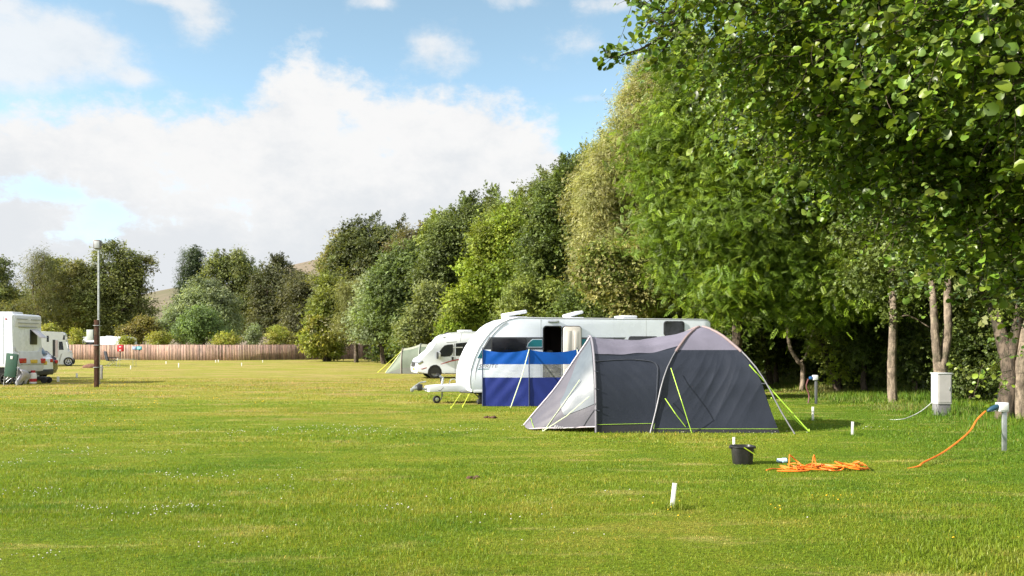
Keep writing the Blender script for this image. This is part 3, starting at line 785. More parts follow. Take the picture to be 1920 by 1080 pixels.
for pa, pb in (((861.5, 739), (846, 766)), ((878, 739), (867.5, 764))):
    A = G(*pb); loc = cv_.matrix_world if False else None
    c, s = math.cos(CRZ), math.sin(CRZ)
    d = Vector((A.x-CO[0], A.y-CO[1])); e = Vector((d.x*c+d.y*s, -d.x*s+d.y*c, 0))
    xx, zz = cl(*pa)
    bm = NB(); tube(bm, [(xx+.05, .1, zz), (e.x, e.y, .02)], .013, 5); tube(bm, [(e.x, e.y, .06), (e.x-.01, e.y, -.03)], .012, 5); obj('storm_strap', bm, YELLOW_STRAP, cv_)

# ================================================================== low-profile motorhome behind the caravan
MO, MRZ = (-4.86, 43.7, 0), .25
mh = thing('motorhome', 'white low profile motorhome with red side stripe parked beside the green tent', 'motorhome', MO, MRZ)
ml = local_map(MO, MRZ)
def z5(x, y): return (700+x/9.0, 600+y/9.0)
def mp(*pp): return [ml(*z5(*p)) for p in pp]
MW = 2.15
x_off = ml(*z5(760, 860))[0]
prof = mp((735, 895), (722, 860), (720, 790), (735, 735), (768, 665), (800, 640), (850, 622), (905, 600), (985, 500), (1075, 398))
prof += mp((1085, 370), (1150, 285), (1220, 245), (1310, 218), (1480, 197), (1560, 195))
zt = prof[-1][1]; LX = 6.9
prof += [(LX-.3, zt+.02), (LX-.05, zt-.12), (LX, zt-.4), (LX, .45), (3.5, .38)]
prof += mp((1420, 898), (1165, 895)); prof += mp((930, 905))
bm = NB(); prism(bm, prof[::-1], 0, MW, .07, 3); obj('body', bm, WHITE, mh)
def mplate(name, pts, m, y=-.008, th=.012, parent=mh): return plate(name, mp(*pts), m, parent, y, th)
mplate('wheel_arch', [(915, 905), (925, 840), (960, 785), (1010, 758), (1070, 756), (1120, 785), (1150, 840), (1158, 905)], DARK_TRIM)
cwx, cwz = ml(*z5(1042, 880)); WR = .355
wheel(mh, cwx, .10, WR, WR, .22, rim_m=GREY_TRIM); wheel(mh, cwx, MW-.12, WR, WR, .22, 1)
wheel(mh, 5.2, .10, WR, WR, .22, rim_m=GREY_TRIM); wheel(mh, 5.2, MW-.12, WR, WR, .22, 1)
wd = mplate('cab_window', [(1105, 612), (1112, 545), (1150, 480), (1200, 430), (1250, 415), (1340, 408), (1350, 440), (1345, 540), (1325, 585), (1290, 612), (1200, 622)], DARK_TRIM)
mplate('pane', [(1122, 600), (1130, 550), (1160, 495), (1208, 442), (1255, 428), (1325, 422), (1334, 445), (1328, 535), (1310, 575), (1280, 598), (1200, 606)], TINT, -.014, .01, wd)
mplate('side_window', [(1360, 395), (1375, 395), (1375, 605), (1340, 605)], GREY_TRIM)
sw = mplate('side_window', [(1390, 395), (1700, 365), (1700, 600), (1390, 606)], TINT)
mplate('window_bar', [(1345, 455), (1510, 453), (1510, 470), (1345, 472)], WHITE_TRIM, -.02, .012, sw)
mplate('red_stripe', [(1132, 742), (1310, 682), (1500, 648), (1700, 625), (1700, 638), (1500, 664), (1310, 700), (1140, 750)], RED_DECAL, -.012, .006)
mplate('red_stripe', [(800, 826), (900, 797), (900, 814), (810, 832)], RED_DECAL, -.012, .006)
mplate('overcab_vent', [(1175, 292), (1215, 286), (1215, 296), (1178, 299)], DARK_TRIM)
mplate('gutter_trim', [(1230, 378), (1410, 362), (1410, 372), (1240, 390)], GREY_TRIM)
mplate('body_seam', [(1462, 370), (1490, 215), (1496, 215), (1468, 370)], GREY_TRIM, -.005, .006)
mplate('body_seam', [(1376, 612), (1384, 612), (1384, 880), (1376, 880)], GREY_TRIM, -.005, .006)
mplate('door_handle', [(1318, 625), (1352, 622), (1354, 672), (1322, 676)], DARK_TRIM, -.03, .03)
hx, hz = ml(*z5(1095, 590))
bm = NB(); box(bm, hx-.04, hx+.10, -.26, -.03, hz-.18, hz+.14, .05); mi = obj('wing_mirror', bm, WHITE_TRIM, mh)
bm = NB(); box(bm, hx-.10, hx-.03, -.27, -.02, hz-.20, hz+.16, .03); obj('mirror_arm', bm, DARK_TRIM, mi)
# windscreen across the cab
a, b = mp((915, 590), (1062, 412))
bm = NB()
ux = Vector((b[0]-a[0], 0, b[1]-a[1])); nrm = Vector((-ux.z, 0, ux.x)).normalized()
q = [Vector((a[0], .14, a[1])), Vector((a[0], MW-.14, a[1])), Vector((b[0], MW-.2, b[1])), Vector((b[0], .2, b[1]))]
top_ = [bm.verts.new(v+nrm*.02) for v in q]; bot_ = [bm.verts.new(v-nrm*.01) for v in q]
bm.faces.new(top_); bm.faces.new(bot_[::-1])
for i in range(4): bm.faces.new((top_[i], bot_[i], bot_[(i+1) % 4], top_[(i+1) % 4]))
obj('windscreen', bm, pbr('windscreen_cover', (.6, .62, .66), .35, var=.06), mh)
fx = min(p[0] for p in prof)
gx, gzz = ml(*z5(740, 760))
bm = NB(); box(bm, fx-.012, fx+.10, .45, MW-.45, gzz-.12, gzz+.14, .02, Matrix.Rotation(math.radians(8), 3, 'Y')); obj('grille', bm, DARK_TRIM, mh)
bm = NB(); box(bm, fx-.02, fx+.03, .55, 1.05, .42, .55, .006); obj('number_plate', bm, YELLOW_PLATE, mh)
bm = NB(); box(bm, fx-.015, fx+.05, .12, .26, .46, .58, .02); obj('fog_lamp', bm, ORANGE_GLASS, mh)
for yy in (.02, MW-.36):
    bm = NB(); box(bm, fx+.05, fx+.42, yy-.03, yy+.37, gzz+.02, gzz+.24, .07, Matrix.Rotation(math.radians(-28), 3, 'Y')); obj('headlight', bm, CHROME, mh)
rx0 = ml(*z5(1495, 195))[0]; rx1 = ml(*z5(1712, 195))[0]
bm = NB(); box(bm, rx0, rx1, .6, 1.4, zt-.02, zt+.10, .05); obj('roof_vent', bm, WHITE_TRIM, mh)
bm = NB(); a = ml(*z5(1185, 262)); b = ml(*z5(1320, 212)); 
tube(bm, [(a[0], 1.0, a[1]-.02), (b[0], 1.0, b[1]+.03)], .05, 6); obj('roof_skylight', bm, DARK_TRIM, mh)

# ================================================================== left motorhome seen from behind
LO = (-21.5, 36.75, 0)
lm = thing('coachbuilt_motorhome', 'tall white coachbuilt motorhome with its rear window propped open at left edge', 'motorhome', LO)
LW = 2.25
def rz_(px, py):     # pixel on the rear face -> (y, z)
    Y = -21.5/((px-CX)/F); return Y-LO[1], CZ-(py-HY)/F*Y
zt = 3.08
bm = NB(); prism(bm, [(-6.6, .75), (-6.6, 2.6), (-6.2, zt), (-.12, zt), (0, zt-.06), (0, 1.35), (-.05, 1.0), (0, .75)][::-1], 0, LW, .05, 2); obj('body', bm, WHITE, lm)
bm = NB(); prism(bm, [(-.06, zt-.02), (.03, zt-.08), (.07, zt-.32), (.02, zt-.55), (-.06, zt-.6)][::-1], .12, LW-.1, .03); bb = obj('rear_brow', bm, WHITE_TRIM, lm)
bm = NB()
for (k, a, b) in ((0, .2, 1.0), (0, 1.3, 2.0), (1, .3, 1.9), (2, .4, 1.8)):
    box(bm, .0, .085-.012*k, a, b, zt-.22-.17*k-.02, zt-.22-.17*k+.02, .008)
obj('brow_groove', bm, GREY_TRIM, bb)
# moulded lower rear
bm = NB(); prism(bm, [(-.05, 1.45), (.03, 1.42), (.07, 1.25), (.12, 1.05), (.14, .75), (.10, .55), (-.05, .52)][::-1], .03, LW-.03, .06, 3); rb = obj('rear_bumper', bm, WHITE_TRIM, lm)
bm = NB()
for i in range(15):
    a = PI*i/14
pts = [(.02, 1.14-1.0*math.cos(PI*i/16), 1.55-.34*math.sin(PI*i/16)+.06) for i in range(17)]
tube(bm, pts, .03, 6); obj('rear_moulding', bm, WHITE_TRIM, lm)
for (px0, px1) in ((31, 44), (71.5, 80)):
    a, z1 = rz_(px0, 672); b, z0 = rz_(px1, 681)
    bm = NB(); box(bm, .09, .15, a, b, z0, z1, .03); obj('tail_light', bm, RED_GLASS, lm)
a, z1 = rz_(52, 674.5); b, z0 = rz_(64.5, 681)
bm = NB(); box(bm, .12, .15, a, b, z0, z1, .01); obj('number_plate', bm, YELLOW_PLATE, lm)
bm = NB(); box(bm, .10, .16, .05, LW-.05, .86, .89, .01); obj('bumper_strip', bm, CHROME, lm)
a, z1 = rz_(56, 618); b, z0 = rz_(69, 646)
bm = NB(); box(bm, -.01, .03, a, b, z0, z1, .02); wn_ = obj('rear_window', bm, DARK_TRIM, lm)
bm = NB(); box(bm, .02, .05, a+.02, b+.05, -.55, 0, .012, Matrix.Rotation(math.radians(-48), 3, 'Y'), (0.03, a, 0)); bmesh.ops.translate(bm, verts=bm.verts, vec=(0, 0, z1)); obj('window_flap', bm, pbr('acrylic', (.5, .46, .5), .2, var=.1), wn_)
bm = NB(); box(bm, -1.6, -.3, .5, 1.3, zt-.01, zt+.10, .03); obj('roof_skylight', bm, WHITE_TRIM, lm)
bm = NB(); box(bm, -3.0, -.6, -.01, .02, 1.42, 1.45); box(bm, -.42, -.405, -.008, .01, .9, zt-.1); obj('locker_seam', bm, GREY_TRIM, lm)
bm = NB(); box(bm, -.32, -.26, -.02, .02, zt-.28, zt-.2, .01); obj('side_marker', bm, RED_GLASS, lm)
bm = NB(); box(bm, -6.0, -.05, .15, LW-.15, .35, .78, .02); obj('underbody', bm, DARK_TRIM, lm)
wheel(lm, -1.5, .14, .35, .35, .22); wheel(lm, -1.5, LW-.14, .35, .35, .22, 1)
bm = NB(); box(bm, -.2, .1, .5, 1.9, .30, .36, .01); tube(bm, [(0.02, .6, .36), (.02, .6, .75)], .02, 6); tube(bm, [(0.02, 1.8, .36), (.02, 1.8, .75)], .02, 6); obj('rear_step', bm, STEEL, lm)
# things left around it
GREEN_CLOTH = pbr('dark_green_fabric', (.02, .07, .045), .8, var=.25)
A = P(20, 722, 36.2)
t = thing('folded_camp_chair', 'dark green folded camp chair leaning beside the left motorhome', 'camp chair', (A.x+.05, A.y, 0))
bm = NB(); box(bm, -.27, .22, -.03, .03, .36, 1.36, .02, Matrix.Rotation(math.radians(7), 3, 'Y')); obj('seat_cloth', bm, GREEN_CLOTH, t)
bm = NB(); box(bm, -.04, .07, -.045, -.03, 1.12, 1.25, .008); obj('care_patch', bm, WHITE_TRIM, t)
bm = NB()
for xx in (-.3, .24): tube(bm, [(xx-.05, 0, .0), (xx+.07, 0, 1.38)], .014, 6)
tube(bm, [(-.3, .02, .1), (.2, .02, .5)], .012, 6); obj('folding_frame', bm, STEEL, t)
A = P(36, 722, 36.3)
bm = NB()
def sheet(u, v):
    return Vector((-.22+.5*u+.12*math.sin(5*v), .10*math.sin(7*u+2*v)+.2*v, .75*(1-v)*(1-.35*abs(u-.3))+.03+.03*math.sin(9*u)))
grid(bm, sheet, 14, 10)
o = obj('towel', bm, pbr('grey_cloth', (.36, .36, .42), .9, var=.25), None); o.location = (A.x, A.y, 0)
md = o.modifiers.new('thick', 'SOLIDIFY'); md.thickness = .012
tag(o, 'crumpled grey cloth hanging to the grass below the left motorhome bumper', 'cloth')
A = P(62, 720, 37.77)
t = thing('gas_bottle', 'red and white gas bottle standing under the left motorhome bumper', 'gas bottle', (A.x, A.y, 0))
bm = NB(); lathe(bm, [(.12, 0), (.15, .03), (.15, .40), (.11, .49), (.04, .52)], 18); obj('cylinder_body', bm, pbr('white_enamel', (.7, .68, .66), .4), t)
bm = NB(); lathe(bm, [(.153, .10), (.153, .24)], 18, cap=False); obj('red_band', bm, RED_DECAL, t)
bm = NB(); lathe(bm, [(.09, .5), (.09, .60)], 14); obj('valve_guard', bm, RED_DECAL, t)
A = P(78, 720, 38.4)
t = thing('cargo_trolley', 'low dark two wheeled trolley on the grass behind the left motorhome', 'trolley', (A.x, A.y, 0))
bm = NB(); box(bm, -.32, .28, -.2, .2, .16, .30, .03); obj('tray', bm, DARK_TRIM, t)
bm = NB(); tube(bm, [(-.3, 0, .28), (-.42, 0, .62), (-.3, 0, .66)], .015, 6); obj('handle', bm, STEEL, t)
for xx, yy in ((.22, -.2), (.22, .2)):
    bm = NB(); lathe(bm, [(.03, -.03), (.14, -.03), (.15, 0), (.14, .03), (.03, .03)], 18, 'y'); o = obj('wheel', bm, BLACK_RUBBER, t); o.location = (xx, yy, .15)
A = P(14, 722, 36.0)
t = thing('folded_bicycle', 'small folded bicycle with grey wheels behind the green camp chair', 'bicycle', (A.x, A.y+.5, 0))
for xx in (-.35, .18):
    bm = NB(); n = 24; tube(bm, [(xx+.24*math.cos(2*PI*k/n), 0, .25+.24*math.sin(2*PI*k/n)) for k in range(n+1)], .022, 6, cap=False); o = obj('wheel', bm, BLACK_RUBBER, t)
    bm = NB()
    for k in range(8): tube(bm, [(xx, 0, .25), (xx+.23*math.cos(2*PI*k/8), 0, .25+.23*math.sin(2*PI*k/8))], .004, 4)
    obj('spokes', bm, STEEL, o)
bm = NB(); tube(bm, [(-.35, 0, .25), (-.1, 0, .55), (.18, 0, .25)], .02, 6); tube(bm, [(-.1, 0, .55), (-.12, 0, .75)], .016, 6); obj('frame', bm, STEEL, t)
bm = NB(); box(bm, -.24, -.02, -.07, .07, .75, .80, .02); obj('saddle', bm, DARK_TRIM, t)

# ================================================================== two cars between the left motorhomes
def car(name, label, cat, loc, m, prof, W, wins, plate_z, van=False):
    t = thing(name, label, cat, loc)
    bm = NB(); prism(bm, prof[::-1], 0, W, .09, 3); obj('body', bm, m, t)
    for k, pts in enumerate(wins): plate('side_window', pts, TINT, t)
    Lc = -min(p[0] for p in prof)
    for xw in (-.85, -Lc+.85):
        wheel(t, xw, .07, .32, .32, .2); wheel(t, xw, W-.07, .32, .32, .2, 1)
    return t
sv = (-22.55, 40.15, 0)
t = car('estate_car', 'white estate car seen from the rear just beyond the left motorhome', 'car', sv, WHITE,
        [(-4.4, .3), (-4.5, .75), (-3.6, 1.0), (-2.9, 1.55), (-1.2, 1.72), (-.62, 1.66), (-.18, 1.12), (-.02, 1.05), (0, .55), (-.08, .3)], 1.85,
        [[(-3.0, 1.08), (-2.75, 1.48), (-1.2, 1.6), (-.85, 1.55), (-.62, 1.1)]], .8)
bm = NB(); box(bm, -.46, -.28, .2, 1.65, 1.16, 1.6, .03, Matrix.Rotation(math.radians(-40), 3, 'Y'), (-.4, .9, 1.38)); obj('rear_window', bm, TINT, t)
bm = NB(); box(bm, -.72, -.45, .25, 1.6, 1.64, 1.70, .02); obj('roof_spoiler', bm, DARK_TRIM, t)
for yy in (.06, 1.55):
    bm = NB(); box(bm, -.10, .02, yy, yy+.24, .88, 1.06, .04); obj('tail_light', bm, RED_GLASS, t)
bm = NB(); box(bm, -.01, .02, .62, 1.22, .78, .95, .01); obj('number_plate', bm, YELLOW_PLATE, t)
bm = NB(); box(bm, -.3, .04, .05, 1.8, .28, .56, .06); obj('bumper', bm, DARK_TRIM, t)
bv = (-23.95, 43.3, 0)
t = car('hatchback_car', 'dark blue hatchback parked beyond the white estate car', 'car', bv, BLUE_PAINT,
        [(-4.0, .3), (-4.1, .7), (-3.2, .95), (-2.6, 1.42), (-1.0, 1.5), (-.55, 1.42), (-.2, 1.0), (-.03, .9), (0, .5), (-.1, .28)], 1.78,
        [[(-2.7, 1.0), (-2.45, 1.36), (-1.1, 1.42), (-.75, 1.0)]], .75)
bm = NB(); box(bm, -.42, -.28, .2, 1.58, 1.02, 1.38, .03, Matrix.Rotation(math.radians(-40), 3, 'Y'), (-.36, .9, 1.2)); obj('rear_window', bm, TINT, t)
for yy in (.05, 1.50):
    bm = NB(); box(bm, -.12, .02, yy, yy+.22, .76, .95, .04); obj('tail_light', bm, RED_GLASS, t)
bm = NB(); box(bm, -.02, .025, .6, 1.18, .6, .72, .01); obj('number_plate', bm, YELLOW_PLATE, t)

# ================================================================== far left motorhome facing right
VO = (-33.6, 65.0, gz(0, 65)); VRZ = .42
vm = thing('coachbuilt_motorhome', 'smaller white motorhome with its cab door open near the wooden fence', 'motorhome', VO, VRZ)
vl = local_map(VO, VRZ)
def vp(*pp): return [vl(*p) for p in pp]
front_ = vp((134, 684), (135, 676), (133.5, 664), (131, 661), (125, 658), (122.2, 640))
prof = [(-6.8, .45), (-6.8, 2.55), (-6.6, 2.72)]+vp((113, 622.3), (118, 622.6), (121.5, 625), (123, 632), (122, 637), (119.6, 639))+front_[::-1][1:]+[(-.6, .4)]
prof = [(-6.8, .45), (-6.8, 2.5), (-6.5, 2.74)]+vp((114, 622.4), (119, 623), (122, 626), (123, 632), (121, 638.5), (124.5, 655), (131, 660.5), (134, 664.5), (135, 676), (134, 685))
bm = NB(); prism(bm, prof[::-1], 0, 2.15, .08, 3); obj('body', bm, CAB_SILVER, vm)
def vplate(name, pts, m, y=-.01, th=.02, parent=vm): return plate(name, vp(*pts), m, parent, y, th)
vplate('cab_window', [(110.5, 656), (110.5, 640.5), (117, 640.5), (119.5, 656)], TINT)
vplate('doorway', [(98.7, 668), (98.7, 637), (103.5, 637), (103.5, 668)], DARK_TRIM)  # flat dark plate, its colour standing for the shade inside the opening
vplate('door', [(104, 670), (104, 638), (108.5, 638), (108.5, 670)], pbr('pale_lining', (.5, .42, .44), .6), -.05, .03)
vplate('side_window', [(87.5, 641), (87.5, 629.5), (91.5, 629.5), (91.5, 641)], TINT)
vplate('overcab_window', [(117.5, 637), (119, 628.5), (121.5, 628.5), (121.5, 637)], TINT)
vplate('wheel_arch', [(123, 690), (123.5, 678), (126, 673), (130, 673), (133, 678), (133.5, 690)], DARK_TRIM)
vplate('side_decal', [(110, 676), (114, 664), (117, 662), (114, 672), (112, 680)], GREY_TRIM)
vplate('door_mirror', [(129.5, 657), (131, 656), (131, 662), (129.5, 662)], WHITE_TRIM, -.3, .2)
cx_, _ = vl(128.3, 681)
wheel(vm, cx_, .05, .34, .34, .22); wheel(vm, cx_, 2.1, .34, .34, .22, 1); wheel(vm, -5.3, .05, .34, .34, .22)
a = vp((121.6, 640), (124.2, 655))
bm = NB(); u0, u1 = a
q = [Vector((u0[0]+.02, .15, u0[1])), Vector((u0[0]+.02, 2.0, u0[1])), Vector((u1[0]+.03, 2.05, u1[1])), Vector((u1[0]+.03, .1, u1[1]))]
f1 = [bm.verts.new(v+Vector((.02, 0, .02))) for v in q]; f2 = [bm.verts.new(v-Vector((.03, 0, 0))) for v in q]
bm.faces.new(f1); bm.faces.new(f2[::-1])
for i in range(4): bm.faces.new((f1[i], f2[i], f2[(i+1) % 4], f1[(i+1) % 4]))
obj('windscreen', bm, TINT, vm)
for yy in (.02, 1.85):
    bm = NB(); box(bm, -.25, -.03, yy, yy+.26, .98, 1.16, .06); obj('headlight', bm, CHROME, vm)
bm = NB(); box(bm, -.12, .03, .5, 1.6, .62, .9, .03); obj('grille', bm, DARK_TRIM, vm)
bm = NB(); box(bm, -.3, .03, .02, 2.12, .34, .60, .06); obj('bumper', bm, DARK_TRIM, vm)

# ================================================================== white caravan showing over the fence
BO = (-45.6, 93, .25)
t = thing('static_caravan', 'white caravan roof showing just above the fence behind the brown post', 'caravan', BO)
bm = NB(); prism(bm, [(-2.2, .4), (-2.3, 1.5), (-2.0, 2.3), (-1.5, 2.5), (3.4, 2.5), (3.7, 2.35), (3.8, 2.0), (3.8, .4)][::-1], 0, 2.2, .08, 3); obj('body', bm, WHITE, t)
bm = NB(); box(bm, -1.2, .2, -.02, .02, 1.3, 1.9, .02); obj('window', bm, TINT, t)
bm = NB(); box(bm, 1.0, 1.6, .7, 1.3, 2.49, 2.58, .03); obj('skylight', bm, WHITE_TRIM, t)
for xx in (.6,): wheel(t, xx, .1, .3, .3, .2)
# ================================================================== materials
def fabric(name, col, transl=.25, rough=.55, var=.12, weave=.15, spec=.4):
    return pbr(name, col, rough, var=var, vscale=2.2, spec=spec, bumps=weave, bscale=22, transl=transl, stretch=(1, 1, .8))
NAVY = fabric('navy_tent_cloth', (.0125, .017, .029), .08)
MAUVE = fabric('grey_tent_cloth', (.165, .156, .205), .22)
PALE = fabric('light_grey_tent_cloth', (.115, .111, .135), .25)
SKIRT = fabric('black_mud_flap', (.015, .015, .018), .0)
SLEEVE = fabric('pole_sleeve_cloth', (.22, .165, .165), .1)
LIME = pbr('lime_cord', (.42, .68, .06), .6, var=.15)
WHITE_CORD = pbr('pale_lime_cord', (.62, .72, .45), .6, var=.1)
POLE = pbr('pole_grey', (.17, .17, .185), .45, metal=.2, var=.1)
SEAM = fabric('seam_tape', (.026, .030, .042), .0)
PVC_T = pbr('tent_window_film', (.135, .16, .188), .4, var=.12, spec=.4, bumps=.12, bscale=5, transl=.3)

# ================================================================== dome tent with porch
TC = Vector((3.90, 17.62, 0)); AX, AY, TH = 1.215, 1.30, 2.07
tent = thing('dome_tent', 'large navy and grey dome tent with a sloping porch at its left', 'tent', TC)
HT = [(0, 0), (.2, .10), (.45, .205), (.6, .31), (.77, .49), (.9, .68), (.97, .85), (1, 1)]
def t_of(h): return float(np.interp(h, [a for a, b in HT], [b for a, b in HT]))
def t_s(h):  # smoothed
    return sum(t_of(min(1, max(0, h+k*.03)))*w for k, w in ((-1, .25), (0, .5), (1, .25))) if .03 < h < .96 else t_of(h)
def wr(a, b): return (.5+.5*math.sin(a))*math.exp(-((b) ** 2))
def dome(side, s, h):
    """side 0 front, 1 right, 2 back, 3 left; s -1..1 along the wall; h 0..1 up it"""
    a = 1-t_s(h)
    bow = (.05*math.sin(PI*h)*(1-s*s))
    k = max(0.0, (h-.72)/.28)
    x, y = s*a, -a
    if k > 0:                                     # the crown rounds off between the poles
        r = math.hypot(x, y); m = max(abs(x), abs(y)); f = 1+(m/r*1.12-1)*k*.55 if r > 1e-6 else 1
        x, y = x*f, y*f
    # folds pulled up towards the sleeves
    fold = 0
    if h < .80:
        en = math.sin(PI*min(1, h/.8)); cr = lambda q: 1-2*abs(math.sin(q))**.6
        fold = .005*math.sin(7*s-5*h)*en+.0045*cr(11*(s*.6-h*.8)+1.0+.5*math.sin(4*s))*en+.004*cr(23*(s*.55-h*.8)+2.0+.5*math.sin(5*h))*en*(.5+.5*math.sin(3*s+1))
    y += bow-fold
    p = (x*AX, y*AY)
    for _ in range(side): p = (-p[1]*AX/AY, p[0]*AY/AX)
    return Vector((p[0], p[1], h*TH+.006*math.sin(14*s)*(1 if h < .75 else 0)*h))
for side, nm in ((0, 'wall_panel'), (1, 'wall_panel'), (2, 'wall_panel')):
    bm = NB(); grid(bm, lambda u, v: dome(side, u, v), 120, 90, -1, 1, .035, .765); obj(nm, bm, NAVY, tent, angle=80)
bm = NB(); grid(bm, lambda u, v: dome(3, u, v), 20, 20, -1, 1, .035, .765); obj('inner_wall', bm, MAUVE, tent, angle=80)
for side in range(4):
    bm = NB(); grid(bm, lambda u, v: dome(side, u, v), 40, 16, -1, 1, .765, .998); obj('roof_panel', bm, MAUVE, tent, angle=80)
for side in range(3):
    bm = NB(); grid(bm, lambda u, v: dome(side, u, v)*1.002, 30, 2, -1, 1, 0.0, .037); obj('mud_flap', bm, SKIRT, tent, angle=80)
def corner(sx, sy, h, off=0.0):
    a = 1-t_s(h)
    k = max(0.0, (h-.72)/.28); f = 1+(1/math.sqrt(2)*1.12-1)*k*.55
    return Vector((sx*AX*a*f+sx*off, sy*AY*a*f+sy*off, h*TH))
for sx in (-1, 1):
    for sy in (-1, 1):
        hs = [0, .1, .2, .3, .4, .5, .6, .7, .77]
        pts = [corner(sx, sy, h, .022+(.20 if sx > 0 else .03)*(1-h/.77)**1.6) for h in hs]
        bm = NB(); tube(bm, [p-Vector((0, 0, .0)) for p in pts], .014, 6); pl = obj('pole', bm, POLE, tent)
        bm = NB()
        for h in ((.45, .6) if sx > 0 else (.14, .3, .45, .6)):
            tube(bm, [corner(sx, sy, h, -.01), corner(sx, sy, h, .022+(.20 if sx > 0 else .03)*(1-h/.77)**1.6)], .012, 5)
        obj('pole_clip', bm, SEAM, pl)
        bm = NB(); tube(bm, [corner(sx, sy, h, .012) for h in np.linspace(.75, .995, 14)], .028, 8); obj('pole_sleeve', bm, SLEEVE, tent)
# porch between the arch and the dome
HX, HY_, HH, HB = 1.62-TC.x, 0.0, 1.86, 1.31
def arch(s):
    a = PI*s
    return Vector((HX+.02*math.cos(a)*0, -HB*math.copysign(abs(math.cos(a))**.9, math.cos(a)), HH*math.sin(a)**.86))
def dleft(s):
    h = min(1.0, math.sin(PI*s)**.86)
    c = corner(-1, -1 if s < .5 else 1, h)
    return c
def porch(s, v):
    a, b = arch(s), dleft(s)
    p = a.lerp(b, v); q = math.sin(PI*s)
    p.z -= .17*4*v*(1-v)*(q**2.5)
    sg = -1 if s < .5 else 1
    e = min(1, 4*v*(1-v))*min(1, q*1.6)
    w = .030*math.sin(PI*v)*(1-q)*0
    cr = lambda q: 1-2*abs(math.sin(q))**.6
    fold = .006*cr(12*(v*.55+s*2.2)+.5+.5*math.sin(5*v))*e+.0045*cr(25*(v*.5+s*2.6)+math.sin(6*s))*e+.003*math.sin(70*(v*.6+s*2.4))*e
    if s > .283 and s < .717: p.z += .018*math.sin(30*(s-.5)*3+6*v)*e+.012*math.sin(17*v+20*s)*e
    p.y -= sg*(.05*4*v*(1-v)*q)*-1*0+sg*fold*-1
    p.y -= sg*.03*4*v*(1-v)*min(1, q*2)
    return p
SC_ = .287
bm = NB(); grid(bm, porch, 90, 110, .018, SC_, 0, 1); obj('porch_wall', bm, NAVY, tent, angle=80)
bm = NB(); grid(bm, porch, 50, 64, SC_, 1-SC_, 0, 1); obj('porch_roof', bm, MAUVE, tent, angle=80)
bm = NB(); grid(bm, porch, 30, 20, 1-SC_, 1-.018, 0, 1); obj('porch_wall', bm, NAVY, tent, angle=80)
for s0 in (0.0, 1-.019):
    bm = NB(); grid(bm, porch, 2, 20, s0, s0+.019, 0, 1); obj('mud_flap', bm, SKIRT, tent)
# sloping end panel
EB = .76; EX = .36-TC.x
def endp(s, v):
    a = arch(s); c = Vector((EX-.10*math.sin(PI*s), -EB*math.cos(PI*s), .02))
    p = a.lerp(c, v); q = 4*v*(1-v)
    nrm = Vector((-.75, -.3 if s < .5 else .3, .6)).normalized()
    return p-nrm*(.05*q*math.sin(PI*s))+nrm*(.010*math.sin(26*s+9*v)*q+.006*math.sin(60*s-8*v)*q)
bm = NB(); grid(bm, endp, 50, 40, .012, .988, 0, .93); obj('end_panel', bm, PALE, tent, angle=80)
bm = NB(); grid(bm, endp, 40, 3, 0.0, 1.0, .93, 1.0); obj('mud_flap', bm, fabric('grey_mud_flap', (.14, .13, .15), .0), tent, angle=80)
def off_end(s, v, o=.012): return endp(s, v)+Vector((-.75, -.35, .55)).normalized()*o
def pane(u, v):   # triangular clear window: wide at the foot, narrowing to the top
    s = .08+.36*v; vv = .03+u*(.66-.50*v)*(.55+.45*min(1, v*2.2+.25))
    return off_end(s, vv)
bm = NB(); grid(bm, pane, 16, 16); o = obj('window', bm, PVC_T, tent, angle=80)
# seams, piping, door
bm = NB(); tube(bm, [porch(SC_, v)+Vector((0, -.004, 0)) for v in np.linspace(0, 1, 40)], .008, 5)
tube(bm, [porch(.245+.012*math.sin(PI*v/.62), v)+Vector((0, -.006, 0)) for v in np.linspace(0, .62, 30)], .012, 5); obj('door_hood', bm, SEAM, tent)
bm = NB()
dz = smooth_path([porch(s, v)+Vector((0, -.010, 0)) for s, v in ((.25, .5), (.24, .62), (.225, .74), (.20, .83), (.16, .88), (.10, .93), (.05, .965), (.018, .99))], 6)
tube(bm, dz, .014, 5); obj('door_zip', bm, SEAM, tent)
bm = NB(); tube(bm, [porch(.0185, v)+Vector((0, -.012, 0)) for v in np.linspace(0, 1, 20)]+[dome(0, s, .037)+Vector((0, -.012, 0)) for s in np.linspace(-1, 1, 24)], .0035, 5); obj('piping', bm, LIME, tent)
bm = NB(); tube(bm, [off_end(s, .93-.055*sstep(.02, .07, s)*0-.02*math.sin(PI*s), .012) for s in np.linspace(.005, .995, 40)], .004, 5); obj('piping', bm, LIME, tent)
ap = [arch(s) for s in np.linspace(0, 1, 50)]
bm = NB(); tube(bm, [p*1.0+Vector((-.015, -.012 if p.y < 0 else .012, .012)) for p in ap], .022, 8); obj('arch_pole', bm, pbr('arch_sleeve', (.17, .163, .19), .5, var=.1), tent)
bm = NB()
for s in (.06, .13, .20, .25):
    p = arch(s); tube(bm, [p+Vector((-.03, -.03, 0)), p+Vector((.05, -.035, -.02))], .012, 5)
obj('pole_clip', bm, SEAM, tent)
bm = NB(); tube(bm, [endp(.012, v)+Vector((-.01, -.02, .01)) for v in np.linspace(0, 1, 16)], .012, 6); tube(bm, [endp(.46+.0*v, v)+Vector((-.02, 0, .02)) for v in np.linspace(0, 1, 16)], .018, 6); obj('end_hem', bm, fabric('hem', (.45, .40, .44), .0), tent)
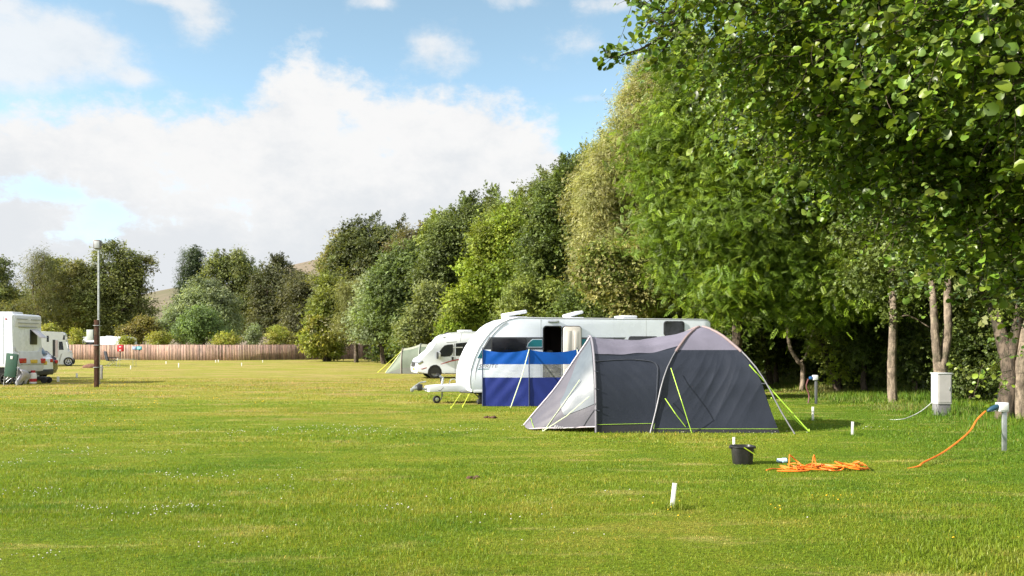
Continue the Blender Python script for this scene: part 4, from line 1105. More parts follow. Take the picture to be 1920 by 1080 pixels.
# pale stitched maker's mark on the flap
bm = NB()
sig = [(.00, .02), (.03, .10), (.05, .02), (.07, .09), (.10, .03), (.13, .07), (.15, .03), (.18, .06), (.20, .03), (.30, .04), (.38, .03)]
c0 = off_end(.10, .95, .02); c1 = off_end(.03, .86, .02)
base = Vector((1.04-TC.x-.13, -1.05, .075)); dirx = (arch(.01)-endp(.01, 1)).normalized()
b0 = endp(.0, .62); 
tube(bm, smooth_path([b0+dirx*(q*1.0)+Vector((-.02, -.03, z*.9+.02)) for q, z in sig], 3), .005, 4); obj('stitched_mark', bm, WHITE_TRIM, tent)
# guy lines, each pegged to the grass
def guy(pts, m=LIME, r=.008, parent=tent, name='guy_line'):
    bm = NB(); tube(bm, [Vector(p) for p in pts], r, 5)
    e = Vector(pts[-1]); tube(bm, [e+Vector((0, 0, .05)), e+Vector((.01, 0, -.04))], r*.9, 5)
    return obj(name, bm, m, parent, world=True)
def toP(p): return Vector(p)+TC
guy([P(1258, 690, 16.62), P(1278, 752, 16.2), G(1297, 812)-Vector((0, 0, .0))])
guy([P(1247, 747, 16.45), P(1266, 775, 16.3), G(1294, 811)])
guy([P(1405, 684, 16.7), G(1517, 809)], LIME, .012); guy([P(1446, 746, 16.4), G(1512, 806)], LIME, .012)
guy([P(1105, 743, 16.25), P(1062, 780, 16.3), G(1017, 809)], WHITE_CORD, .008)
guy([P(1087, 712, 16.65), G(1020, 808)], WHITE_CORD, .006)

# ================================================================== windbreak
WB_Y = 23.5
BLUE_T = fabric('royal_blue_cloth', (.0, .085, .43), .35, var=.08)
BLUE_B = fabric('dark_blue_cloth', (.012, .026, .19), .2, var=.08)
CLEAR = clear_pvc('clear_window_strip')
wx = [-.81, .47, 1.80, 3.12]
wy = [23.55, 23.5, 23.62, 23.9]
wb = thing('windbreak', 'blue windbreak with a clear window strip pitched beside the caravan', 'windbreak', (0, WB_Y, 0))
ztop, zc1, zc0 = 1.575, 1.165, .80
def wz(u, z):    # sagging hem between poles
    return z-.10*4*(u % 1)*(1-u % 1)*(z/ztop)**3 if z > 1.3 else z-.015*math.sin(PI*(u % 1))
for k in range(3):
    for nm, m, z0, z1 in (('upper_panel', BLUE_T, zc1, ztop), ('clear_panel', CLEAR, zc0, zc1), ('lower_panel', BLUE_B, .01, zc0)):
        def f(u, v):
            x = wx[k]+(wx[k+1]-wx[k])*u; y = wy[k]+(wy[k+1]-wy[k])*u
            z = z0+(z1-z0)*v
            dz_ = -.085*4*u*(1-u)*v if nm == 'upper_panel' else 0.0
            e = min(1, 5*u*(1-u))
            y += .012*math.sin(9*u+5*z)*e+.010*math.sin(26*(u*.7+z*.5*(1 if k % 2 else -1))+k)*e*(.4+.6*v)
            return Vector((x, y-WB_Y, z+dz_))
        bm = NB(); grid(bm, f, 28, 14); obj(nm, bm, m, wb, angle=80)
for x, y in zip(wx, wy):
    bm = NB(); tube(bm, [(x, y-WB_Y-.012, -.02), (x, y-WB_Y-.012, ztop+.05)], .016, 7); obj('pole', bm, pbr('pole_navy', (.03, .04, .09), .5), wb)
guy([(wx[1], wy[1]-.02, ztop), P(978, 706, 23.1), G(957, 765)], WHITE_CORD, .014, wb)
guy([(wx[2], wy[2]-.02, ztop), (2.0, 22.9, .02)], WHITE_CORD, .012, wb)

# ================================================================== green tent
GO = Vector((-7.0, 52.2, gz(0, 52)))
SAGE = fabric('sage_green_cloth', (.15, .185, .135), .25); SAGE_L = fabric('pale_green_cloth', (.36, .38, .29), .25); SAGE_S = fabric('grey_green_flap', (.12, .13, .11), 0)
gt = thing('tunnel_tent', 'sage green tunnel tent pitched behind the white motorhome nose', 'tent', GO)
def ta(s, H, B): a = PI*s; return Vector((0, -B*math.copysign(abs(math.cos(a))**.7, math.cos(a)), H*max(0, math.sin(a))**.62))
SAGE_E = pbr('sage_end', (.15, .185, .13), .6, transl=.2)
stations = [(-7.62+7.0+.0, .0, .85), (-6.62+7.0, 1.50, 1.25), (-5.55+7.0, 1.78, 1.45), (-4.0+7.0, 1.80, 1.5), (-2.4+7.0, 1.6, 1.35)]
def tun(k):
    (x0, H0, B0), (x1, H1, B1) = stations[k], stations[k+1]
    def f(s, v):
        p = ta(s, max(H0, .02), B0).lerp(ta(s, max(H1, .02), B1), v); p.x = x0+(x1-x0)*v
        p.z -= .05*math.sin(PI*v)*math.sin(PI*s)
        return p
    return f
for k in range(4):
    f = tun(k)
    for s0 in (.03, .67):
        bm = NB(); grid(bm, f, 12, 10, s0, s0+.30); obj('side_panel', bm, SAGE if k else SAGE_E, gt, angle=80)
    bm = NB(); grid(bm, f, 14, 10, .33, .67); obj('roof_panel', bm, SAGE_L if k else SAGE, gt, angle=80)
    for s0 in (0, .97):
        bm = NB(); grid(bm, f, 2, 10, s0, s0+.03); obj('mud_flap', bm, SAGE_S, gt)
for k in (1, 2, 3):
    x, H, B = stations[k]
    bm = NB(); tube(bm, [ta(s, H+.01, B+.01)+Vector((x, 0, 0)) for s in np.linspace(0, 1, 30)], .035, 6); obj('pole_sleeve', bm, fabric('sleeve_green', (.25, .27, .24) if k > 1 else (.2, .17, .15), 0), gt)
bm = NB(); tube(bm, [tun(0)(.3, v)+Vector((0, -.02, .02)) for v in np.linspace(0, 1, 10)], .05, 6); obj('end_hem', bm, SAGE_L, gt)
tp = Vector((GO.x+stations[1][0], GO.y, 1.5+GO.z))
for e in ((708, 698.5), (722, 698)):
    a = G(*e); guy([tp+Vector((0, -.3, -.05)), a], YELLOW_STRAP, .014, gt)

# ================================================================== bucket, cables, pegs
BK = G(1392, 869.5)
t = thing('bucket', 'black plastic bucket with a lime green handle on the mown grass', 'bucket', BK)
PLB = pbr('black_plastic', (.020, .019, .021), .45, var=.3, vscale=6)
def sq(r, k, z, n=48, e=.62):
    out = []
    for i in range(n):
        a = 2*PI*i/n; c, s = math.cos(a), math.sin(a)
        out.append(Vector((r*math.copysign(abs(c)**e, c), k*r*math.copysign(abs(s)**e, s), z)))
    return out
bm = NB()
ringsz = [(.125, 0.0), (.131, .012), (.150, .235), (.168, .240), (.168, .256), (.152, .256), (.146, .24), (.128, .02)]
prev = None; first = None
for r, z in ringsz:
    rg = [bm.verts.new(v) for v in sq(r, .92, z)]
    if prev:
        for i in range(len(rg)): bm.faces.new((prev[i], prev[(i+1) % len(rg)], rg[(i+1) % len(rg)], rg[i]))
    else: bm.faces.new(rg[::-1])
    prev = rg
bm.faces.new(prev); obj('tub', bm, PLB, t)
bm = NB(); tube(bm, smooth_path([(.02-.04, -.158, .247), (.03, -.168, .215), (.10, -.172, .17), (.146, -.162, .14), (.16, -.10, .145), (.165, .0, .18), (.155, .08, .235)], 6), .0075, 6); obj('handle', bm, pbr('lime_plastic', (.3, .42, .02), .4), t)
for sx in (-1, 1):
    bm = NB(); box(bm, sx*.165-.02, sx*.165+.02, -.03, .03, .215, .25, .006); obj('handle_lug', bm, PLB, t)

ORANGE = pbr('orange_cable', (.75, .17, .015), .45, var=.2, vscale=9)
r = random.Random(11)
CH = G(1540, 881)
pts = []
def hp(px, py, dy=0.0):   # along the heap: photo position -> point near the ground
    Y = CH.y+dy; v = P(px, py, Y); return v
def lying(px, dy, z): return Vector(((px-CX)/F*CH.y, CH.y+dy, z))
pts += [lying(1432, -.12, .012), lying(1446, -.03, .02), lying(1462, .02, .012), lying(1478, .0, .03), lying(1485, .1, .17), lying(1488, .14, .178), lying(1502, .2, .10), lying(1512, .12, .02), lying(1500, .28, .012), lying(1488, .24, .04), lying(1500, .1, .07),
        lying(1520, .0, .012), lying(1500, -.18, .012), lying(1470, -.2, .02), lying(1450, -.16, .012), lying(1480, -.26, .02), lying(1510, -.18, .03), lying(1527, .05, .14), lying(1531, .09, .185), lying(1534, .1, .10), lying(1538, .02, .02)]
for k in range(8):
    a0, a1 = 1500+r.uniform(-35, 25), 1595+r.uniform(-30, 32)
    sg = 1 if k % 2 else -1
    seq = [a0, (a0*2+a1)/3, (a0+a1*2)/3, a1] if sg > 0 else [a1, (a0+a1*2)/3, (a0*2+a1)/3, a0]
    for j, q in enumerate(seq): pts.append(lying(q, r.uniform(-.22, .22), r.uniform(.01, .03)+(.03*r.random() if 0 < j < 3 else 0)+.002*k))
    if sg < 0: pts.append(lying(a0-6, r.uniform(-.2, .2), r.uniform(.015, .05)))
    else: pts += [lying(a1+4, r.uniform(-.2, .2), r.uniform(.03, .11)), lying(a1-3, r.uniform(-.2, .2), r.uniform(.05, .13))]
pts += [lying(1598, -.1, .10), lying(1606, -.05, .02), lying(1620, .0, .012), lying(1632, .03, .012)]
bm = NB(); tube(bm, smooth_path(pts, 5), .0085, 6)
t = thing('extension_cable', 'loose heap of orange hook-up cable lying on the grass near the bucket', 'cable', (CH.x, CH.y, 0))
obj('cable', bm, ORANGE, t, world=True)
q = G(1466, 868)
bm = NB(); lathe(bm, [(.022, -.07), (.028, -.06), (.028, .0), (.036, .01), (.036, .06), (.02, .08)], 14, 'x'); bmesh.ops.translate(bm, verts=bm.verts, vec=Vector((q.x, q.y, .035)))
obj('plug', bm, pbr('pale_blue_plastic', (.45, .62, .80), .4), t, world=True)

# hook-up post at the right with its cable
HPp = G(1883, 846)
t = thing('hookup_post', 'grey hook-up post with a white socket box and blue plug at right', 'hookup post', HPp)
bm = NB(); box(bm, -.035, .035, -.02, .02, -.05, .72, .006); obj('post', bm, STEEL, t)
bm = NB(); box(bm, -.115, .045, -.06, .06, .625, .77, .015); sb = obj('socket_box', bm, WHITE_TRIM, t)
bm = NB(); box(bm, -.095, .025, -.07, -.06, .65, .745, .004); obj('socket_lid', bm, pbr('white_lid', (.6, .6, .58), .4), sb)
bm = NB(); lathe(bm, [(.035, 0), (.042, .03), (.042, .12), (.03, .16), (.016, .19)], 14, 'x')
bmesh.ops.rotate(bm, verts=bm.verts, cent=(0, 0, 0), matrix=Matrix.Rotation(math.radians(155), 3, 'Y')); bmesh.ops.translate(bm, verts=bm.verts, vec=(-.105, -.02, .715)); obj('blue_plug', bm, pbr('teal_blue_plastic', (.006, .04, .07), .4), t)
bm = NB(); box(bm, -.25, -.16, -.05, .02, .63, .67, .012); obj('plug_collar', bm, WHITE_TRIM, t)
tp = HPp+Vector((-.31, -.02, .63))
gpt = G(1722, 876)
pts = [tp, tp.lerp(P(1815, 808, 13.1), .5)+Vector((0, 0, .015)), P(1815, 812, 13.0), P(1772, 846, 12.5), gpt+Vector((.12, .1, .05)), gpt+Vector((0, 0, .012)), gpt+Vector((-.2, -.12, -.005))]
bm = NB(); tube(bm, smooth_path(pts, 7), .013, 7)
o = obj('power_cable', bm, ORANGE, None); tag(o, 'orange power cable curving down from the right hook-up post to the grass', 'cable')

# hook-up post further back with a blue plug
q = G(1530, 757)
t = thing('hookup_post', 'small dark hook-up post with a blue plug beyond the tent under the trees', 'hookup post', q)
bm = NB(); box(bm, -.035, .035, -.03, .03, -.05, .72, .008); obj('post', bm, pbr('dark_grey_post', (.09, .095, .1), .6), t)
bm = NB(); box(bm, -.10, .05, -.06, .06, .68, .83, .02); obj('socket_box', bm, WHITE_TRIM, t)
bm = NB(); box(bm, -.20, -.09, -.05, .05, .70, .79, .03); obj('blue_plug', bm, pbr('blue_plastic', (.02, .08, .22), .4), t)
bm = NB(); tube(bm, smooth_path([(-.22, 0, .72), (-.28, 0, .5), (-.22, -.05, .25), (-.26, -.1, .02)], 6), .022, 6); obj('hanging_lead', bm, pbr('dark_red_lead', (.09, .02, .02), .5), t)

# electric cabinet
q = G(1765, 779)
t = thing('electric_cabinet', 'tall white electric cabinet on a grey plinth in front of the forked trunk', 'cabinet', q, .06)
bm = NB(); box(bm, -.17, .17, -.15, .15, .28, 1.0, .004, seg=1); cb = obj('cabinet_box', bm, pbr('cabinet_grey', (.42, .41, .40), .5, var=.12, vscale=5), t, smooth=False)
bm = NB(); box(bm, -.185, .185, -.165, .165, 1.0, 1.025, .006); obj('lid', bm, WHITE_TRIM, t)
bm = NB(); box(bm, -.145, .145, -.158, -.150, .32, .97, .002); dr = obj('door', bm, pbr('cabinet_door', (.44, .42, .41), .5, var=.1), t, smooth=False)
bm = NB(); box(bm, .10, .125, -.168, -.157, .6, .68, .004); obj('lock', bm, STEEL, dr)
bm = NB(); box(bm, -.155, .155, -.135, .135, -.05, .28, .01); obj('plinth', bm, pbr('concrete_grey', (.16, .16, .165), .9, var=.25, bumps=.3), t)
a = P(1748, 754, q.y-.1); b = G(1690, 787)
bm = NB(); tube(bm, smooth_path([a, a.lerp(b, .35)+Vector((0, 0, -.06)), a.lerp(b, .7)+Vector((0, 0, -.05)), b+Vector((0, 0, .01)), b+Vector((-.3, .05, -.01))], 6), .010, 6)
o = obj('white_cable', bm, pbr('white_cable_sheath', (.6, .62, .58), .5), None); tag(o, 'thin white cable running from the electric cabinet into the grass', 'cable')

# ---- white marker pegs
PEG = pbr('white_peg_plastic', (.74, .73, .69), .45, var=.1, vscale=6)
def peg(px, py, h, w, label, lean=0.0, ground=None):
    q = G(px, py) if ground is None else Vector(ground)
    q.z = gz(0, q.y)
    bm = NB(); box(bm, -w/2, w/2, -w*.35, w*.35, -.04, h, w*.12, Matrix.Rotation(lean, 3, 'Y'), (0, 0, 0))
    box(bm, -w/2-.001, w/2+.001, -w*.35-.001, w*.35+.001, h*.985, h*1.0+.002, 0, Matrix.Rotation(lean, 3, 'Y'), (0, 0, 0))
    o = obj('pitch_marker', bm, PEG, None); o.location = q
    return tag(o, label, 'marker peg', 'white pitch marker pegs in the field')
peg(1260, 953, .255, .042, 'nearest white marker peg leaning right in the foreground grass', .11)
peg(1376, 846, .22, .036, 'white marker peg standing just behind the black bucket')
peg(1524, 788, .30, .045, 'white marker peg right of the tent guy lines below the small hook-up post', .01)
peg(1598, 816, .25, .042, 'white marker peg between the tent and the electric cabinet, above the cable heap', .03)
peg(109, 716, .25, .10, 'stout white marker peg on the grass right of the left trolley')
peg(144, 708.5, .24, .09, 'white marker peg midway between the left trolley and the brown post')
peg(245, 692.5, .26, .06, 'small white marker peg right of the black folding chair')
peg(335, 689, .32, .07, 'tallest small white marker peg standing clear before the fence')
peg(311.5, 682.5, .22, .07, 'short white marker peg before the fence, next left of the tallest')
peg(220.5, 675, .25, .07, 'small white marker peg just left of the red fire point stake', 0, P(220.5, 676, 80.3)*1.0)
peg(404.5, 679.5, .2, .07, 'left one of two white pegs close together by the fence foot')
peg(409.5, 679, .2, .07, 'right one of two white pegs close together by the fence foot')
peg(453, 686.5, .25, .06, 'lone white marker peg on the open grass before the middle of the fence')
peg(492.5, 679.5, .2, .06, 'tiny white marker peg at the fence foot left of the round shrub')

# ---- clods
for (px, py, sc, lb) in ((912, 784, .12, 'small dark brown clod of earth on the grass before the windbreak'), (890, 897, .08, 'tiny brown clod of earth in the open foreground grass'), (1480, 905, .0, '')):
    if sc == 0: continue
    q = G(px, py); rr = np.random.default_rng(int(px)); bm = NB()
    for k in range(5):
        g = bmesh.ops.create_icosphere(bm, subdivisions=2, radius=sc*rr.uniform(.25, .5)); c = Vector((rr.normal()*sc*.6, rr.normal()*sc*.3, sc*.15))
        for v in g['verts']: v.co = Vector((v.co.x*rr.uniform(.9, 1.2), v.co.y, v.co.z*.6))*(1+.15*rr.normal())+c
    o = obj('earth_clod', bm, pbr('brown_earth', (.09, .045, .025), .95, var=.4, vscale=20), None, angle=60); o.location = q; tag(o, lb, 'earth clod')
# worn bare patches are flat stains in the turf near the cables
# ================================================================== lamp post on the left
q = G(181, 726)
t = thing('lamp_post', 'tall steel floodlight mast clamped to a dark brown timber post', 'lamp post', q)
bm = NB(); box(bm, -.075, .075, -.075, .075, -.1, 2.74, .015); tp_ = obj('timber_post', bm, bark('brown_timber', (.055, .028, .02), (.085, .04, .028), 6), t)
bm = NB(); tube(bm, [(.03, .13, .1), (.03, .13, 5.75)], [.05, .04], 12); obj('steel_mast', bm, STEEL, t)
bm = NB(); box(bm, -.13, .12, -.04, .22, 5.64, 6.0, .03); fl_ = obj('floodlight', bm, pbr('brown_grey_metal', (.16, .14, .13), .5, var=.2), t)
bm = NB(); box(bm, -.07, .14, -.055, -.038, 5.66, 5.94, .008); obj('lens', bm, GREY_TRIM, fl_)
bm = NB(); box(bm, -.37, -.1, -.09, .07, 1.92, 2.34, .015); obj('junction_box', bm, pbr('grey_box', (.42, .45, .43), .5, var=.08), t)
bm = NB()
for zz in (.8, 1.7, 2.5): box(bm, -.10, .13, -.10, .19, zz, zz+.02, .004)
obj('clamp', bm, STEEL, t)
q = G(190.5, 711)
t = thing('water_tap_post', 'short grey stake standing just right of the brown timber post', 'stake', q)
bm = NB(); box(bm, -.05, .05, -.04, .04, -.05, .72, .012); obj('stake', bm, pbr('weathered_stake', (.26, .25, .23), .8, var=.25), t)
bm = NB(); tube(bm, [(0, 0, .6), (.08, -.02, .6), (.1, -.02, .54)], .014, 6); obj('tap', bm, STEEL, t)
# chair
q = G(203, 687)
t = thing('folding_chair', 'black high backed folding chair standing on the grass before the fence', 'chair', (q.x+.45, q.y, q.z), .75)
BLK = pbr('black_mesh_fabric', (.018, .02, .03), .8, var=.2)
bm = NB(); box(bm, -.52, -.44, -.27, .27, .45, 1.18, .03, Matrix.Rotation(math.radians(-14), 3, 'Y'), (-.4, 0, .45)); obj('backrest', bm, BLK, t)
bm = NB(); box(bm, -.40, .16, -.27, .27, .40, .46, .025); obj('seat', bm, BLK, t)
for sy in (-.29, .29):
    bm = NB(); tube(bm, [(-.46, sy, .66), (.22, sy, .68)], .025, 6); obj('armrest', bm, BLK, t)
    bm = NB(); tube(bm, [(-.52, sy, 0), (.14, sy, .62)], .016, 6); obj('leg', bm, STEEL, t)
    bm = NB(); tube(bm, [(.2, sy, 0), (-.40, sy, .62)], .016, 6); obj('leg', bm, STEEL, t)
q = G(222, 688.5)
t = thing('camp_table', 'low grey wire camp table beside the black folding chair', 'table', (q.x+.3, q.y+.4, q.z))
bm = NB(); box(bm, -.55, .75, -.3, .3, .56, .585, .006); obj('tabletop', bm, pbr('grass_grey_mesh', (.30, .31, .22), .7, var=.2), t)
for sx in (-.5, .7):
    for sy in (-.26, .26):
        bm = NB(); tube(bm, [(sx, sy, 0), (sx, sy, .56)], .012, 5); obj('leg', bm, STEEL, t)
# low brown mound
q = G(171, 689.5)
bm = NB(); g = bmesh.ops.create_icosphere(bm, subdivisions=3, radius=1); rr = WNoise(np.random.default_rng(2), 6, 2.5)
for v in g['verts']:
    k = 1+.12*float(rr(np.array(v.co)[None])[0]); v.co = Vector((v.co.x*.62*k, v.co.y*.4*k, max(-.05, v.co.z*.26*k)))
o = obj('earth_mound', bm, pbr('red_brown_earth', (.16, .075, .05), .95, var=.35, vscale=8, bumps=.6), None); o.location = q
tag(o, 'low reddish brown heap of earth just left of the brown timber post', 'earth heap')
# fire point
q = P(226.5, 677, 80.5); q.z = gz(0, 80.5)
t = thing('fire_point', 'red fire point box on a dark stake in front of the fence', 'fire point', q)
bm = NB(); tube(bm, [(0, 0, -.05), (0, 0, .9)], .035, 8); obj('stake', bm, DARK_TRIM, t)
bm = NB(); box(bm, -.27, .27, -.12, .12, .85, 1.48, .04); rbx = obj('red_box', bm, pbr('red_enamel', (.50, .02, .03), .35, var=.1), t)
bm = NB(); box(bm, -.09, .09, -.13, -.118, 1.24, 1.34, .01); box(bm, -.10, .10, -.13, -.118, .93, 1.02, .01); obj('white_label', bm, WHITE_TRIM, rbx)

# ================================================================== wooden fence
m_f = colmat('weathered_boards', .85, .15, .4, (1, 1, .12), 14)
path = [(30, 84.5), (130, 84.0), (250, 82.5), (400, 81.0), (500, 82.5), (590, 85.0), (660, 88.0), (745, 92.0)]
pw = smooth_path([Vector(((px-CX)/F*Y, Y, 0)) for px, Y in path], 40)
rng = np.random.default_rng(5); fh = 1.50
Vs, col = [], []
acc = 0; i = 0; bw = .15
cum = [0]
for a, b in zip(pw[:-1], pw[1:]): cum.append(cum[-1]+(b-a).length)
xs_ = np.array([p.x for p in pw]); ys_ = np.array([p.y for p in pw]); cum = np.array(cum)
s = 0.0; pan = None
cubes = []
while s < cum[-1]-bw:
    if int(s/1.83) != pan: pan = int(s/1.83); pc = rng.uniform(.82, 1.14); ph = rng.normal()*.012
    a = np.array([np.interp(s, cum, xs_), np.interp(s, cum, ys_)]); b = np.array([np.interp(s+bw-.008, cum, xs_), np.interp(s+bw-.008, cum, ys_)])
    d = (b-a)/np.linalg.norm(b-a); nn = np.array([-d[1], d[0]])*.011
    off = (0.012 if int(s/bw) % 2 else 0)*nn/.011
    z0 = gz(0, a[1])-.02; z1 = z0+fh+ph+rng.normal()*.006
    for z in (z0, z1):
        for q_ in (a-nn, b-nn, b+nn, a+nn): cubes.append((*(q_+off), z))
    base = np.array([.335, .235, .19])*pc*rng.uniform(.70, 1.2)*np.array([rng.uniform(.95, 1.08), 1, rng.uniform(.92, 1.05)])
    if rng.uniform() < .06: base *= 1.25
    col.append(base)
    s += bw
n = len(col); V = np.array(cubes)
f6 = np.array([0,1,5,4, 1,2,6,5, 2,3,7,6, 3,0,4,7, 4,5,6,7, 3,2,1,0])
fl = (np.arange(n)[:, None]*8+f6[None]).ravel()
fe = thing('wooden_fence', 'long curving close-boarded wooden fence across the far end of the field', 'fence', (0, 82, 0))
me = np_mesh('boards', V-np.array([0, 82, 0]), fl, np.full(n*6, 4), np.repeat(np.array(col), 8, axis=0)); link('boards', me, m_f, fe)
for zz in (.4, 1.2):
    bm = NB(); tube(bm, [Vector((p.x, p.y+.06-82, gz(0, p.y)+zz)) for p in pw[::8]], .04, 4); obj('rail', bm, pbr('rail_timber', (.2, .14, .1), .9), fe)
# small signs on the fence
for (px, w, lb, col_) in ((251.5, .36, 'small pale blue notice fixed to the fence right of the fire point', (.25, .33, .55)), (261, .50, 'small turquoise notice fixed to the fence beside the pale blue one', (.05, .36, .45))):
    Y = float(np.interp(px, [130, 250, 400], [84.0, 82.5, 81.0]))-.09
    bm = NB(); v = P(px, 652.5, Y); box(bm, -w/2, w/2, -.015, .015, -.15, .15, .01); o = obj('notice', bm, pbr('notice', col_, .5, var=.1), None)
    o.location = v; tag(o, lb, 'notice sign')
    bm = NB(); box(bm, -w*.36, w*.36, -.02, -.0152, .02, .06); box(bm, -w*.36, w*.2, -.02, -.0152, -.06, -.02); obj('print', bm, pbr('print', (.55, .65, .75), .5), o)
# ================================================================== trees
LEAF = leafmat('foliage', .36, .5, .3)
LEAF_SHINY = leafmat('glossy_foliage', .32, .40, .45)
BARK = bark('grey_brown_bark', (.13, .10, .075), (.055, .044, .034))
BARK_PALE = bark('pale_bark', (.27, .215, .16), (.135, .108, .082), 7)
PAL = {
 'dark': [(0.157, 0.188, 0.060), (0.124, 0.157, 0.052), (0.202, 0.223, 0.073)],
 'olive': [(0.207, 0.213, 0.065), (0.171, 0.184, 0.057), (0.249, 0.234, 0.081)],
 'mid': [(0.194, 0.243, 0.052), (0.160, 0.210, 0.046), (0.236, 0.276, 0.067)],
 'bright': [(0.210, 0.278, 0.031), (0.174, 0.246, 0.029), (0.252, 0.300, 0.043)],
 'ash': [(0.137, 0.210, 0.017), (0.107, 0.177, 0.016), (0.173, 0.238, 0.023), (0.085, 0.137, 0.015)],
 'wood': [(.095, .130, .026), (.075, .108, .022), (.12, .155, .03)],
 'willow': [(.325, .325, .135), (.285, .30, .115), (.365, .345, .165), (.26, .29, .09)],
 'grey': [(0.214, 0.259, 0.135), (0.178, 0.226, 0.109), (0.257, 0.299, 0.168)],
 'yellow': [(0.288, 0.300, 0.050), (0.216, 0.258, 0.043), (0.348, 0.336, 0.084)],
 'conifer': [(0.044, 0.070, 0.033), (0.057, 0.081, 0.035)],
 'alder': [(0.113, 0.182, 0.021), (0.087, 0.149, 0.021), (0.147, 0.221, 0.025), (0.101, 0.163, 0.030)],
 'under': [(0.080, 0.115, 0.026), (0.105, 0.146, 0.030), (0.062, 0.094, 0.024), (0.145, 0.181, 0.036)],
}
def B(px, py, Y, rpx, rpy, dep=None):
    v = P(px, py, Y); k = Y/F
    return (v.x, v.y, v.z, rpx*k, dep if dep else max(rpx, rpy)*k*.8, rpy*k)
TSEED = [100]
def tree(name, label, cat, base, blobs, pal, nleaf, leaf, cs=None, tmpl='spray', trunk=None, m=LEAF, bk=BARK, group=None, forks=1, nper=34, shoots=0, tup=0, minz=.05, **kw):
    """trunk with limbs up into the crown, and the leaf clumps of the crown"""
    TSEED[0] += 1; rng = np.random.default_rng(TSEED[0])
    bx, by = base; bz = gz(bx, by)
    t = thing(name, label, cat, (bx, by, bz), 0, group)
    kw.setdefault('rough', .15)
    rel = [(b[0]-bx, b[1]-by, b[2]-bz, b[3], b[4], b[5]) for b in blobs]
    top = max(b[2]+b[5] for b in rel); hz = sum(b[2] for b in rel)/len(rel)
    tr = trunk if trunk else top*.022+.03
    bm = NB()
    mean = Vector((sum(b[0] for b in rel)/len(rel), sum(b[1] for b in rel)/len(rel), 0))
    fork = Vector((mean.x*.35, mean.y*.35, max(.5, min(hz*.55, top*.4))))
    limb(bm, (0, 0, -.1), fork, tr*1.15, tr*.8, rng, .03, 5, 9)
    for b in rel:
        e = Vector((b[0], b[1], b[2]+b[5]*.35))
        limb(bm, fork-Vector((0, 0, .1)), e, tr*.6, tr*.12, rng, .05, 6, 6)
        for k in range(5):
            d = sph(rng, 1)[0]; d[2] = abs(d[2])*.6-.1
            st = fork.lerp(e, rng.uniform(.35, .9))
            limb(bm, st, Vector((b[0]+d[0]*b[3]*.85, b[1]+d[1]*b[4]*.85, b[2]+d[2]*b[5]*.85)), tr*.22, tr*.05, rng, .06, 4, 5)
    obj('trunk', bm, bk, t, angle=180)
    ncl = max(8, nleaf//nper)
    C, N, T, col = crown(rng, rel, ncl, nper, cs or leaf*2.6, PAL[pal] if isinstance(pal, str) else pal, **kw)
    T[:, 2] += tup
    for k in range(shoots):                         # open leading shoots above the crown
        b = rel[rng.choice(len(rel), p=np.array([max(.05, q[2]+q[5]-top*.6) for q in rel])/sum(max(.05, q[2]+q[5]-top*.6) for q in rel))]
        a = rng.uniform(0, 6.28); f = rng.uniform(0, .7)
        p = np.array([b[0]+b[3]*f*math.cos(a), b[1]+b[4]*f*math.sin(a), b[2]+b[5]*math.sqrt(1-f*f)*.9])
        hgt = rng.uniform(.05, .12)*top; nl = 46
        tt = rng.uniform(0, 1, nl); d0 = np.array([rng.normal()*.25, rng.normal()*.25, 1.0])
        C = np.concatenate([C, p+tt[:, None]*d0*hgt+rng.normal(size=(nl, 3))*leaf*.8*(1.15-tt[:, None])])
        N = np.concatenate([N, rng.normal(size=(nl, 3))+np.array([0, 0, .6])]); T = np.concatenate([T, rng.normal(size=(nl, 3))+np.array([0, 0, .8])])
        col = np.concatenate([col, np.repeat(col[rng.integers(0, len(col))][None], nl, 0)*rng.uniform(.8, 1.1, (nl, 1))])
    S = leaf*rng.uniform(.6, 1.35, len(C))
    keep = C[:, 2] > minz
    me = leaf_mesh('crown', C[keep], N[keep], T[keep], S[keep], tmpl, col[keep])
    link('crown', me, m, t)
    return t
def X_(px, Y): return (px-CX)/F*Y

# ---------------- far side, behind the fence on the left
GL = 'trees beyond the fence'
Yb = 112
def far(name, label, cat, px, Y, blobs, pal, n, leaf=.36, **kw):
    n = int(n*1.7); leaf *= .74
    return tree(name, label, cat, (X_(px, Y), Y), [B(b[0], b[1], Y+(b[4] if len(b) > 4 else 0), b[2], b[3]) for b in blobs], pal, n, leaf, group=GL, **kw)
far('broadleaf_tree', 'dark tree cut by the left edge beyond the fence', 'tree', 10, 108, [(-5, 540, 45, 48), (15, 590, 40, 60), (-40, 560, 50, 60)], 'dark', 9000)
far('birch_tree', 'tall drooping birch with a narrow reddish top behind the left motorhomes', 'birch', 70, 106, [(76, 485, 13, 28), (60, 520, 24, 40), (90, 540, 26, 50), (68, 590, 45, 55)], [(.125, .140, .050), (.105, .122, .042), (.15, .145, .055)], 11000, droop=.7, tmpl='strand')
far('broadleaf_tree', 'small round dark treetop between the birch and the olive tree', 'tree', 105, 122, [(104, 502, 24, 22), (104, 560, 30, 55)], 'dark', 4500)
far('broadleaf_tree', 'olive green rounded tree just left of the steel mast', 'tree', 145, 110, [(138, 530, 34, 36), (165, 560, 36, 45), (130, 595, 40, 50)], 'olive', 10000)
far('ash_tree', 'tall airy tree with open lacy right side behind the steel mast', 'ash', 222, 110, [(205, 505, 42, 44), (240, 520, 34, 40), (190, 560, 40, 60), (240, 580, 42, 60), (215, 615, 52, 36)], [(0.139, 0.166, 0.046), (0.113, 0.139, 0.038), (0.166, 0.182, 0.059)], 17000, shoots=8)
